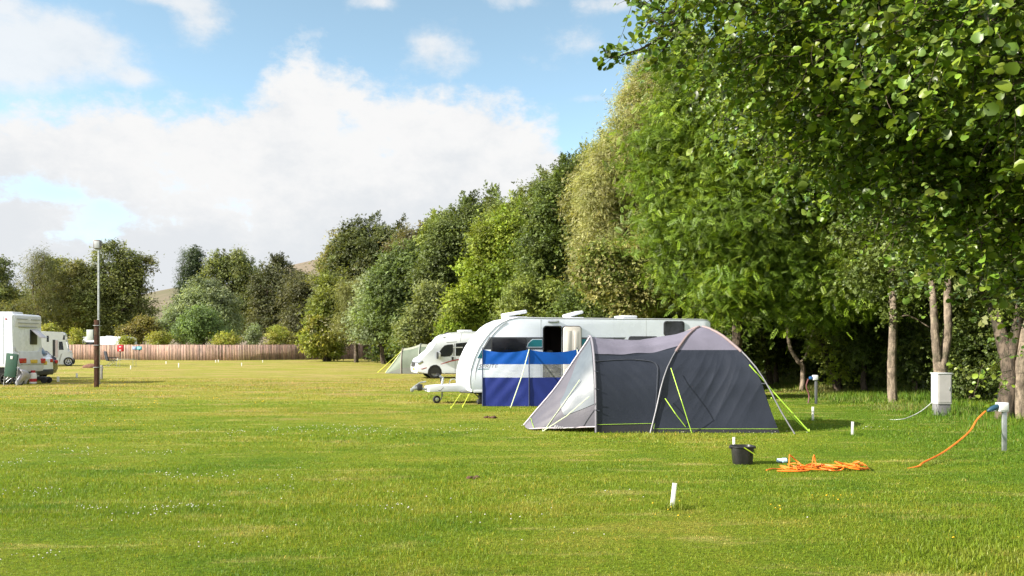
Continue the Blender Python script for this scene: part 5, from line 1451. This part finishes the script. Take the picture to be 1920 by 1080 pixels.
far('ash_tree', 'sparse open branched treetop leaning right of the steel mast, sky showing through', 'ash', 262, 111, [(266, 505, 22, 24), (258, 535, 22, 22)], [(0.157, 0.166, 0.052), (0.174, 0.157, 0.061)], 1300, shell=.2)
far('hawthorn', 'low yellowish brown bush over the fence right of the steel mast', 'bush', 255, 97, [(262, 622, 30, 20), (240, 634, 22, 12)], [(0.174, 0.166, 0.035), (0.148, 0.148, 0.035), (0.209, 0.174, 0.049)], 4500, .28)
far('spruce_tree', 'pointed dark conifer rising above the grey willow dome', 'conifer', 366, 118, [(366, 482, 9, 20), (366, 505, 17, 24), (367, 530, 25, 26), (366, 565, 32, 32)], 'conifer', 9000, .32, droop=.5, low=-.9)
far('larch_tree', 'thin feathery conifer leaning at the left of the dark spruce', 'conifer', 342, 120, [(344, 492, 9, 18), (338, 515, 12, 16), (345, 540, 14, 24)], 'conifer', 1700, .3, shell=.25, tmpl='strand')
far('broadleaf_tree', 'broad dark tree with a flat rounded top right of the spruce', 'tree', 425, 116, [(405, 505, 28, 27), (440, 508, 38, 30), (430, 560, 55, 50), (470, 540, 26, 40)], 'dark', 15000, shoots=6)
far('broadleaf_tree', 'tall dark knobbly tree in the middle of the trees beyond the fence', 'tree', 515, 112, [(520, 508, 22, 24), (495, 545, 32, 42), (535, 545, 34, 40), (510, 600, 50, 50)], [(0.090, 0.101, 0.042), (0.073, 0.086, 0.035), (0.115, 0.119, 0.052)], 14000, shoots=10)
far('broadleaf_tree', 'dark brownish tree below the hill, left of the tallest trees of the right-hand row', 'tree', 572, 108, [(560, 550, 34, 38), (585, 580, 34, 44), (560, 610, 40, 45)], [(0.084, 0.090, 0.038), (0.104, 0.104, 0.046)], 12000)
far('grey_willow', 'wide dome shaped grey green willow behind the middle of the fence', 'willow', 378, 100, [(380, 585, 58, 50), (345, 605, 44, 40), (418, 608, 40, 50), (320, 625, 34, 28), (400, 560, 36, 28)], 'grey', 22000, .30, shell=.8, rough=.07, cs=.5)
far('willow_bush', 'fresher green leafy bush in front of the grey willow dome', 'bush', 385, 92, [(378, 605, 36, 30), (355, 628, 30, 20), (400, 628, 34, 20)], [(0.166, 0.235, 0.086), (0.139, 0.209, 0.070)], 8000, .28)
for (px, py, rx, ry, lb, pl) in ((300, 634, 20, 11, 'low bright bush above the fence below the left foot of the willow dome', 'yellow'), (425, 637, 26, 10, 'wide low bright bush above the fence below the right foot of the willow dome', 'yellow'), (474, 628, 12, 18, 'small upright pale sapling right of the willow dome', 'grey'),
                               (518, 630, 20, 17, 'rounded yellow green sapling above the fence before the knobbly dark tree', 'yellow'), (143, 632, 8, 14, 'slender yellow green sapling before the white caravan roof behind the fence', 'yellow'), (95, 622, 10, 12, 'small light bush seen above the far motorhome roof', 'yellow'), (236, 640, 9, 6, 'tiny light bush peeping over the fence behind the fire point', 'yellow'), (548, 638, 10, 8, 'tiny light sapling over the fence right of the yellow green one', 'olive')):
    far('sapling', lb, 'sapling', px, 90, [(px, py, rx, ry), (px, py+ry*.9, rx*.8, ry*.8)], pl, 1600, .22)
# wood behind them so that no bare horizon shows
for k, (px, rx, ry, lb) in enumerate(((60, 90, 50, 'dim tree deep behind the birch at far left'), (200, 90, 48, 'dim tree deep behind the lacy tree'), (470, 100, 46, 'dim tree deep behind the knobbly dark tree'), (600, 60, 60, 'dim tree deep behind the round flowering shrub'))):
    far('background_tree', lb, 'tree', px, 128, [(px-rx*.4, 605, rx*.7, ry), (px+rx*.4, 605, rx*.7, ry)], 'dark', 7000, .45)

# ---------------- the row along the right side, far to near
def row(name, label, cat, px, Y, blobs, pal, n, leaf, **kw):
    n = int(n*1.4); leaf *= .84
    bl = [B(b[0], b[1], Y+(b[4] if len(b) > 4 else 0), b[2], b[3]) for b in blobs]
    return tree(name, label, cat, (X_(px, Y), Y), bl, pal, n, leaf, group='tree row along the right side', **kw)
row('sycamore_tree', 'big dark spreading tree at the far end of the right-hand row', 'tree', 690, 84, [(700, 455, 62, 40), (660, 490, 48, 44), (745, 470, 45, 40), (640, 545, 40, 60), (700, 540, 70, 60), (620, 600, 34, 50)], [(0.101, 0.120, 0.039), (0.081, 0.101, 0.032), (0.130, 0.140, 0.048)], 26000, .34, shoots=10)
row('broadleaf_tree', 'yellow tinged leafy tree edge left below the big dark tree', 'tree', 615, 78, [(622, 560, 22, 50), (605, 600, 24, 40), (640, 610, 34, 40)], [(0.170, 0.195, 0.032), (0.138, 0.170, 0.032)], 9000, .28, minz=1.7)
row('olive_willow', 'pale olive feathery willow behind the round flowering shrub', 'willow', 668, 74, [(668, 565, 22, 34), (660, 605, 32, 36), (690, 620, 26, 34), (648, 550, 8, 24)], [(0.220, 0.227, 0.081), (0.187, 0.203, 0.068)], 9500, .30, tmpl='strand', droop=.3, minz=1.7)
row('broadleaf_tree', 'rounded grey green tree in the middle distance of the right-hand row', 'tree', 755, 68, [(770, 500, 36, 36), (735, 540, 38, 50), (790, 530, 36, 50), (745, 600, 52, 52), (720, 590, 34, 54)], [(0.138, 0.187, 0.057), (0.116, 0.162, 0.048), (0.162, 0.212, 0.081)], 22000, .30, shoots=5)
row('broadleaf_tree', 'tall dark tree with spiky open topmost shoots in the right-hand row', 'tree', 870, 62, [(880, 420, 34, 34), (920, 405, 26, 30), (850, 470, 44, 50), (905, 470, 50, 60), (830, 520, 40, 60)], [(0.111, 0.147, 0.039), (0.091, 0.123, 0.032), (0.130, 0.162, 0.048)], 24000, .27, rough=.3, shoots=26)
row('goat_willow', 'low bushy olive sallow above the sage green tent', 'willow', 805, 57, [(815, 575, 34, 34), (790, 610, 40, 34), (835, 615, 28, 36), (775, 630, 26, 22)], [(0.187, 0.212, 0.073), (0.155, 0.187, 0.062)], 15000, .22)
row('broadleaf_tree', 'bright yellow green tree above the white motorhome', 'tree', 925, 52, [(960, 440, 46, 46), (915, 495, 46, 52), (890, 560, 34, 52), (950, 540, 60, 70), (905, 600, 40, 40), (1000, 470, 40, 50)], 'bright', 30000, .21, shoots=6)
row('young_ash', 'slim bright green young tree between the sallow and the bright tree', 'tree', 852, 51, [(856, 585, 14, 36), (848, 620, 18, 28)], 'bright', 5000, .2)
row('poplar_tree', 'dark green rustling tree with sparse twigs on top behind the caravan skylights', 'tree', 1050, 46, [(1050, 400, 46, 56), (1020, 470, 50, 60), (1080, 470, 50, 70), (1040, 550, 70, 60), (1000, 545, 40, 60), (1070, 345, 26, 30)], [(0.111, 0.155, 0.032), (0.090, 0.130, 0.029), (0.138, 0.179, 0.043)], 34000, .19, shoots=22)
row('poplar_tree', 'sparse dark twiggy treetop showing sky against the yellowish willow', 'tree', 1065, 47, [(1058, 322, 26, 26), (1075, 350, 26, 26), (1030, 356, 16, 14)], [(0.090, 0.114, 0.039)], 1500, .18, shell=.2)
row('yellow_willow', 'tall pale yellowish willow towering behind the caravan', 'willow', 1165, 36, [(1215, 205, 50, 80), (1172, 290, 60, 84), (1138, 370, 58, 84), (1190, 420, 70, 90), (1126, 460, 46, 70), (1250, 300, 60, 120), (1228, 150, 30, 44)], 'willow', 105000, .20, tmpl='strand', droop=.2, cs=.36, nper=26, subs=16)
row('yellow_willow', 'lower mixed olive willow boughs just over the caravan roof', 'willow', 1160, 33, [(1150, 535, 56, 50), (1200, 560, 50, 40), (1130, 500, 34, 40), (1215, 500, 46, 50)], [(0.227, 0.243, 0.065), (0.162, 0.212, 0.040), (0.276, 0.260, 0.097)], 26000, .15, cs=.4)
row('common_ash', 'lush green ash with drooping leaf fronds above the dome tent', 'ash', 1375, 31, [(1300, 175, 66, 80, -2), (1262, 285, 58, 80, -2), (1370, 280, 90, 110, -2.5), (1262, 400, 60, 70, -2), (1350, 430, 100, 90, -3), (1290, 505, 66, 56, -2), (1400, 520, 90, 56, -3), (1450, 380, 100, 120, -2), (1440, 200, 110, 110, -2), (1520, 500, 80, 60, -3), (1540, 320, 90, 110, -1), (1345, 578, 42, 34, -3), (1450, 572, 46, 44, -3), (1535, 566, 46, 60, -3), (1610, 545, 50, 40, -4)],
    'ash', 34000, .33, tmpl='pinnate', cs=.75, flat=.5, droop=.05, nper=22, tup=.42, low=-.95, shell=.6, trunk=.2)
for (px, Y, bl, pl, n, lf, lb) in (
    (650, 88, [(650, 505, 40, 50), (620, 540, 30, 60)], 'olive', 8000, .3, 'olive tree at the far left end of the right-hand row, under the hill'),
    (790, 76, [(800, 470, 40, 40), (830, 500, 50, 60), (760, 470, 30, 36)], [(0.146, 0.129, 0.067), (0.123, 0.118, 0.056)], 11000, .28, 'brownish thin topped tree between the big dark tree and the spiky one'),
    (835, 68, [(830, 450, 34, 40), (840, 500, 50, 70)], 'mid', 12000, .26, 'mid green tree rising left of the spiky topped tree'),
    (985, 56, [(985, 420, 44, 40), (1000, 480, 60, 80), (940, 420, 36, 40)], 'mid', 15000, .24, 'leafy mid green tree behind the bright yellow green one'),
    (1030, 52, [(1020, 390, 40, 44), (1060, 440, 60, 90), (1100, 360, 40, 60)], 'dark', 14000, .22, 'dark tree closing the gap behind the poplar'),
    (1120, 42, [(1110, 400, 50, 80), (1150, 480, 70, 90), (1130, 330, 40, 50)], [(0.190, 0.185, 0.067), (0.157, 0.168, 0.056)], 16000, .2, 'olive willow behind the left side of the tall yellowish willow'),
    (1240, 40, [(1250, 250, 60, 110), (1240, 420, 80, 110), (1290, 160, 60, 70)], 'mid', 14000, .22, 'leafy tree hidden behind the willow and the ash'),
    (720, 70, [(705, 570, 34, 44), (690, 620, 40, 36)], 'grey', 8000, .24, 'silvery green bushy tree left of the rounded grey green tree')):
    row('broadleaf_tree', lb, 'tree', px, Y, bl, pl, n, lf, shoots=12, minz=1.7 if px == 720 else .05)
# hedge at the foot of the row
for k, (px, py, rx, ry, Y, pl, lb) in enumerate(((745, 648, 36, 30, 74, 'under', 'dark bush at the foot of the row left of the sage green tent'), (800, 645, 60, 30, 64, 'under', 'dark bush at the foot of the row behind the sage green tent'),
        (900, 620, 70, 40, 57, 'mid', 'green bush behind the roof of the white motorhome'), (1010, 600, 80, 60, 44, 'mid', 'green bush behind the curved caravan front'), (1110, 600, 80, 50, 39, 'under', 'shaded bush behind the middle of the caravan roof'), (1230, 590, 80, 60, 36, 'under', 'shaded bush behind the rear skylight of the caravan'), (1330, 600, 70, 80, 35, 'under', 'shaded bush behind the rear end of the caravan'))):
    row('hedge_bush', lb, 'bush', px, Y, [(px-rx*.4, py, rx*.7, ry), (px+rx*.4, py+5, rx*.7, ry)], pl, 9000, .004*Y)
# flowering round shrub in front of the fence
t = row('elder_shrub', 'round yellow green shrub dotted with cream flower heads in front of the fence', 'shrub', 608, 77, [(606, 628, 34, 38), (612, 650, 38, 26)], 'yellow', 9000, .26, shell=.8, cs=.4)
rng = np.random.default_rng(77)
d = sph(rng, 150); d = d[(d[:, 1] < .3) & (d[:, 2] > -.3)]
c0 = P(606, 630, 77)-Vector(t.location)
C = np.array(c0)+d*np.array([1.72, 1.6, 1.9])
me = leaf_mesh('flower_heads', np.repeat(C, 5, 0)+rng.normal(size=(len(C)*5, 3))*.05, np.repeat(d, 5, 0)+rng.normal(size=(len(C)*5, 3))*.3+np.array([0, 0, .6]), rng.normal(size=(len(C)*5, 3)), np.full(len(C)*5, .15), 'quad', np.tile(np.array([[.55, .52, .34]]), (len(C)*5, 1)))
link('flower_heads', me, LEAF, t)

# ---------------- trunks under the canopy on the right
GR = 'trees under the right-hand canopy'
def wood(name, label, cat, px, py, trunk_pts, r0, r1, blobs, pal, n, leaf, bk, tmpl='spray', **kw):
    TSEED[0] += 1; rng = np.random.default_rng(TSEED[0])
    q = G(px, py); t = thing(name, label, cat, q, 0, GR)
    bm = NB()
    for stem, a, b in trunk_pts:
        pts = [P(x, y, q.y+dy)-q for (x, y, dy) in stem]; pts[0].z = min(pts[0].z, 0)-.1 if stem[0][1] > py-8 else pts[0].z
        sp = smooth_path(pts, 6); k = len(sp)
        sp = [p+Vector(rng.normal(size=3))*(.006 if 0 < i < k-1 else 0) for i, p in enumerate(sp)]
        tube(bm, sp, [(a+(b-a)*i/(k-1))*(1.25 if i == 0 and stem[0][1] > py-8 else 1) for i in range(k)], 10)
    obj('trunk', bm, bk, t, angle=180)
    rel = []
    for (x, y, rx, ry, dy) in blobs:
        b = B(x, y, q.y+dy, rx, ry); rel.append((b[0]-q.x, b[1]-q.y, b[2]-q.z, b[3], b[4], b[5]))
    C, N, T, col = crown(rng, rel, max(10, n//24), 24, leaf*2.4, PAL[pal], shell=.4, **kw)
    keep = C[:, 2] > .3
    link('crown', leaf_mesh('crown', C[keep], N[keep], T[keep], leaf*rng.uniform(.6, 1.3, keep.sum()), tmpl, col[keep]), LEAF, t)
    return t
wood('slender_tree', 'thin leaning trunk nearest the tent among the trees on the right', 'tree', 1447, 724, [([(1447, 724, 0), (1438, 680, 0), (1428, 620, 0), (1415, 560, .5), (1400, 480, 1)], .13, .08)], 0, 0, [(1400, 500, 90, 70, 1), (1440, 560, 60, 40, 0)], 'under', 8000, .16, BARK)
wood('knotted_tree', 'crooked pale barked trunk with a knot just right of the thin leaning trunk', 'tree', 1503, 733, [([(1503, 733, 0), (1506, 690, 0), (1496, 676, 0), (1482, 650, 0), (1476, 600, 0), (1480, 540, 1)], .10, .06), ([(1498, 680, 0), (1508, 672, 0), (1520, 640, .5), (1530, 590, 1)], .06, .03)], 0, 0, [(1490, 530, 80, 60, 1), (1530, 600, 40, 40, 1), (1530, 545, 90, 46, -3)], 'under', 12000, .15, BARK_PALE)
wood('leaning_tree', 'dark leaning trunk rising from a leafy base behind the small hook-up post', 'tree', 1573, 735, [([(1573, 735, 0), (1565, 700, 0), (1545, 655, 0), (1525, 600, 1), (1515, 540, 1)], .17, .09)], 0, 0, [(1550, 520, 90, 60, 1), (1520, 330, 130, 130, 2), (1500, 150, 120, 140, 3), (1548, 650, 26, 46, -.5), (1565, 690, 24, 24, -.4)], 'bright', 18000, .16, BARK)
wood('straight_tree', 'straight pale trunk standing left of the electric cabinet', 'tree', 1675, 755, [([(1675, 755, 0), (1672, 700, 0), (1674, 640, 0), (1675, 585, 0), (1672, 500, .5), (1668, 400, 1)], .14, .09), ([(1680, 598, 0), (1705, 592, 0), (1745, 615, 0)], .03, .012)], 0, 0, [(1680, 450, 120, 80, 1), (1640, 540, 70, 40, 1), (1680, 585, 22, 18, 0), (1660, 525, 90, 44, -2), (1620, 280, 160, 150, 2), (1720, 120, 170, 160, 3)], 'wood', 24000, .15, BARK_PALE)
wood('forked_tree', 'pale forked trunk rising behind the electric cabinet', 'tree', 1767, 770, [([(1767, 770, 0), (1764, 720, 0), (1763, 680, 0)], .20, .16), ([(1760, 690, 0), (1754, 640, 0), (1752, 600, 0), (1748, 540, .3), (1735, 440, .8)], .115, .07), ([(1766, 690, 0), (1775, 640, 0), (1778, 600, 0), (1777, 540, .3), (1790, 430, .8)], .125, .08)], 0, 0, [(1770, 450, 120, 80, 1), (1800, 540, 70, 40, 1), (1820, 280, 160, 160, 2), (1860, 80, 180, 160, 2)], 'wood', 22000, .14, BARK_PALE)
wood('old_tree', 'thick dark arching trunk left of the right-hand hook-up post', 'tree', 1882, 785, [([(1880, 788, 0), (1890, 740, 0), (1892, 690, 0), (1880, 640, .2), (1866, 590, .4), (1830, 520, .8), (1770, 470, 1)], .21, .09), ([(1890, 700, 0), (1905, 620, 0), (1915, 540, 0), (1900, 440, .5)], .12, .08)], 0, 0, [(1840, 470, 120, 70, .5), (1900, 560, 50, 40, .3)], 'under', 9000, .12, BARK)
wood('stout_tree', 'pale stout trunk at the right edge of the picture', 'tree', 1916, 786, [([(1915, 786, 0), (1912, 740, 0), (1914, 690, 0), (1922, 640, 0), (1930, 540, .3)], .14, .11)], 0, 0, [(1930, 470, 90, 80, .5), (1905, 640, 30, 40, .8)], 'under', 6000, .12, BARK_PALE)
# undergrowth bushes
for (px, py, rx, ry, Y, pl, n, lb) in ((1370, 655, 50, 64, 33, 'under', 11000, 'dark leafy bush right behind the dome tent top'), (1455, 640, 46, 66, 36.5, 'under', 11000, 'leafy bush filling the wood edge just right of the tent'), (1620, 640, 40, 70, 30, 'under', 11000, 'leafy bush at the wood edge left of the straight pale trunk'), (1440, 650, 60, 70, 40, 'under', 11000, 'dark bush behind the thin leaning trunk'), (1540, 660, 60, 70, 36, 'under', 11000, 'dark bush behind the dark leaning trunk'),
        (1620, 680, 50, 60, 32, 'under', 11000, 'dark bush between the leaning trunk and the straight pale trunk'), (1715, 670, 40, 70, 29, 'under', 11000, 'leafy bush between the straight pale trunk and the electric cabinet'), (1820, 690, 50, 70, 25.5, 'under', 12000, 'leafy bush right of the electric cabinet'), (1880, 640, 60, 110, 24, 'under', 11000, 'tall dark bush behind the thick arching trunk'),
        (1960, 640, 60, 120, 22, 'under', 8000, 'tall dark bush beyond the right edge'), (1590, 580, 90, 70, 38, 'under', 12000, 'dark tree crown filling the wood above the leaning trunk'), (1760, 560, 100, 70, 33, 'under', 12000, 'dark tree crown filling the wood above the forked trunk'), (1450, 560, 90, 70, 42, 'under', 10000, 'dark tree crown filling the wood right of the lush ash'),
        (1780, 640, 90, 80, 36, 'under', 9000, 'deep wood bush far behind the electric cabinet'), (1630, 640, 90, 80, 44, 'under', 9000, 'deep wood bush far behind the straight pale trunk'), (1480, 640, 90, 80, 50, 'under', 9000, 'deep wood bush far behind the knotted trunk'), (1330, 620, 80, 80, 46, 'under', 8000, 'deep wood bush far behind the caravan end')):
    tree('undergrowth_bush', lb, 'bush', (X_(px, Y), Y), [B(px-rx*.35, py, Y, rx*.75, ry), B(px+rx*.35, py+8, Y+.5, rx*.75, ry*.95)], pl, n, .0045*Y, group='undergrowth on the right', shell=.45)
# the big woodland behind, closing the canopy
for (X, Y, Z, rx, rz, lb) in ((17, 34, 8, 5.0, 5.5, 'tall dark woodland tree behind the straight trunk'), (16, 44, 8, 5.5, 6, 'tall dark woodland tree behind the knotted trunk'), (19, 25, 8, 5, 5.5, 'tall dark woodland tree behind the right edge trunks'), (12.5, 52, 7.5, 5, 6, 'tall dark woodland tree behind the ash'), (14, 18.5, 7.5, 4.2, 4.5, 'woodland tree just outside the right edge')):
    tree('woodland_tree', lb, 'tree', (X, Y), [(X, Y, Z, rx, rx, rz), (X-1.5, Y-1, Z-2, rx*.8, rx*.8, rz*.7), (X+1, Y+1, Z-3, rx, rx, rz*.6)], 'dark', 12000, .34, group='woodland behind the right-hand trees', shell=.5)

# ---------------- the alder hanging over the right foreground
TSEED[0] = 500; rng = np.random.default_rng(501)
al = thing('alder_tree', 'near alder with large round glossy leaves hanging over the upper right', 'alder', (7.2, 8.2, 0))
ab = Vector(al.location)
AB = [  # world ellipsoids: centre, radii
 (3.3, 6.4, 4.35, 2.1, 1.3, 1.35), (2.05, 7.0, 4.55, 1.15, 1.2, .85), (4.6, 6.8, 3.55, 1.6, 1.4, 1.0), (3.3, 7.4, 3.55, 1.3, 1.0, .75), (5.6, 7.8, 4.6, 1.8, 1.8, 1.6), (3.1, 5.0, 3.5, .85, .7, .65), (5.2, 7.6, 2.75, 1.0, 1.0, .6), (3.0, 8.4, 4.6, 1.5, 1.2, 1.6), (3.2, 4.6, 3.3, .5, .4, .35), (4.2, 5.6, 2.9, .8, .7, .55), (4.2, 7.2, 2.75, 1.2, .8, .5), (3.0, 5.2, 4.0, 1.2, .8, 1.0), (4.6, 8.6, 4.2, 2.2, 1.2, 1.8)]
bm = NB()
limb(bm, (0, 0, -.1), (-.3, 0, 3.0), .24, .19, rng, .03, 6, 12); limb(bm, (-.3, 0, 2.9), (.1, .2, 6.5), .18, .06, rng, .04, 6, 10)
for b in AB:
    e = Vector(b[:3])-ab
    limb(bm, Vector((-.25, 0, 2.4+.3*rng.uniform())), e+Vector((-b[3]*.5, 0, .1)), .07, .015, rng, .06, 8, 7)
for a, e, r in (((6.95, 8.2, 2.5), (3.9, 9.0, 2.95), .06), ((6.95, 8.2, 2.7), (3.3, 7.4, 2.85), .045)):
    limb(bm, Vector(a)-ab, Vector(e)-ab, r, r*.12, rng, .09, 8, 8)
obj('trunk', bm, BARK, al, angle=180)
LC_, LN, LT, LS, LCo = [], [], [], [], []
tw = NB()
wA = np.array([(b[3]*b[4]*b[5])**.67 for b in AB]); wA /= wA.sum()
palA = np.array(PAL['alder'])
def twig(p0, d0, n, step, r, lsz, col, droop=.10, tubes=True):
    p = np.array(p0, dtype=float); d = unit(np.array(d0, dtype=float)); pts = [Vector(p)]
    ph = rng.uniform(0, 6.28)
    for i in range(n):
        d = unit(d+rng.normal(size=3)*.16+np.array([0, 0, -droop])); p = p+d*step; pts.append(Vector(p))
        side = np.cross(d, np.array([0, 0, 1.0])); side = unit(side)*(1 if i % 2 else -1)
        t = unit(side*.9+d*.55+np.array([0, 0, -.25])+rng.normal(size=3)*.3)
        nn = unit(np.array([-.15, -.1, .8])+rng.normal(size=3)*.55)
        st = .018+.01*rng.uniform()
        LC_.append(p+t*st); LN.append(nn); LT.append(t); LS.append(lsz*rng.uniform(.45, 1.35)); LCo.append(col*(1+.3*rng.normal())*np.array([rng.uniform(.85, 1.25), 1, 1]))
    LC_.append(p); LN.append(unit(np.array([-.1, -.1, .8])+rng.normal(size=3)*.5)); LT.append(d); LS.append(lsz*.8); LCo.append(col)
    if tubes: tube(tw, pts, [r*(1-.7*i/len(pts)) for i in range(len(pts))], 4)
for k in range(9000):
    b = AB[rng.choice(len(AB), p=wA)]
    d = sph(rng, 1)[0]
    if d[2] < -.5 and rng.uniform() < .3: d[2] *= -1
    rr = rng.uniform(.35, 1.0)**.5
    p = np.array(b[:3])+d*np.array(b[3:])*rr*(1+.18*math.sin(5*d[0]+3*d[2]+b[0])+.12*math.sin(11*d[1]+7*d[2]))
    if p[1] < 2.5: continue
    d0 = unit(d*.8+np.array([-.55, -.2, -.05])+rng.normal(size=3)*.5)
    col = palA[rng.integers(0, len(palA))]*(1+.18*rng.normal())
    twig(p-d0*.25, d0, int(rng.integers(6, 12)), .048, .0035, .068 if rng.uniform() < .6 else .042, np.clip(col, .01, .4), tubes=(k % 2 == 0))
# the sprigs against the sky at the crown's left edge
def sprig(pts, lsz=.06):
    pp = smooth_path([P(*q) for q in pts], 5); tube(tw, pp, [.012*(1-.75*i/len(pp)) for i in range(len(pp))], 5)
    for i in range(2, len(pp), 2):
        dd = np.array(pp[min(i+1, len(pp)-1)]-pp[i-1]); 
        for s in (1, -1): twig(np.array(pp[i]), unit(dd)+np.array([0, 0, s*.8])+rng.normal(size=3)*.3, 2, .035, .003, lsz, palA[1]*.9, .0)
sprig([(1262, 55, 6.4), (1235, 72, 6.4), (1205, 90, 6.35), (1175, 100, 6.3), (1150, 108, 6.3), (1138, 106, 6.3)])
sprig([(1265, 20, 6.6), (1245, 25, 6.6), (1225, 12, 6.6), (1208, 8, 6.6)]); sprig([(1270, 40, 6.6), (1245, 50, 6.5), (1222, 38, 6.5), (1212, 48, 6.5)]); sprig([(1275, 60, 6.5), (1255, 78, 6.5), (1240, 100, 6.5), (1228, 118, 6.5)])
# low hanging boughs at the right edge
for k in range(26):
    px, py = rng.uniform(1820, 1990), rng.uniform(480, 720); Y = rng.uniform(8.5, 11)
    p = P(px, py, Y)
    twig(np.array(p), np.array([-.8, -.2, -.2])+rng.normal(size=3)*.4, 8, .055, .004, .06, palA[rng.integers(0, 4)]*1.05)
obj('twigs', tw, BARK, None, angle=180).parent = al
bpy.data.objects['twigs'].matrix_parent_inverse = Matrix.Translation(-ab)
C = np.array(LC_)-np.array(ab)
link('crown', leaf_mesh('crown', C, np.array(LN), np.array(LT), np.array(LS), 'leaf', np.clip(np.array(LCo), .008, .5)), LEAF_SHINY, al)
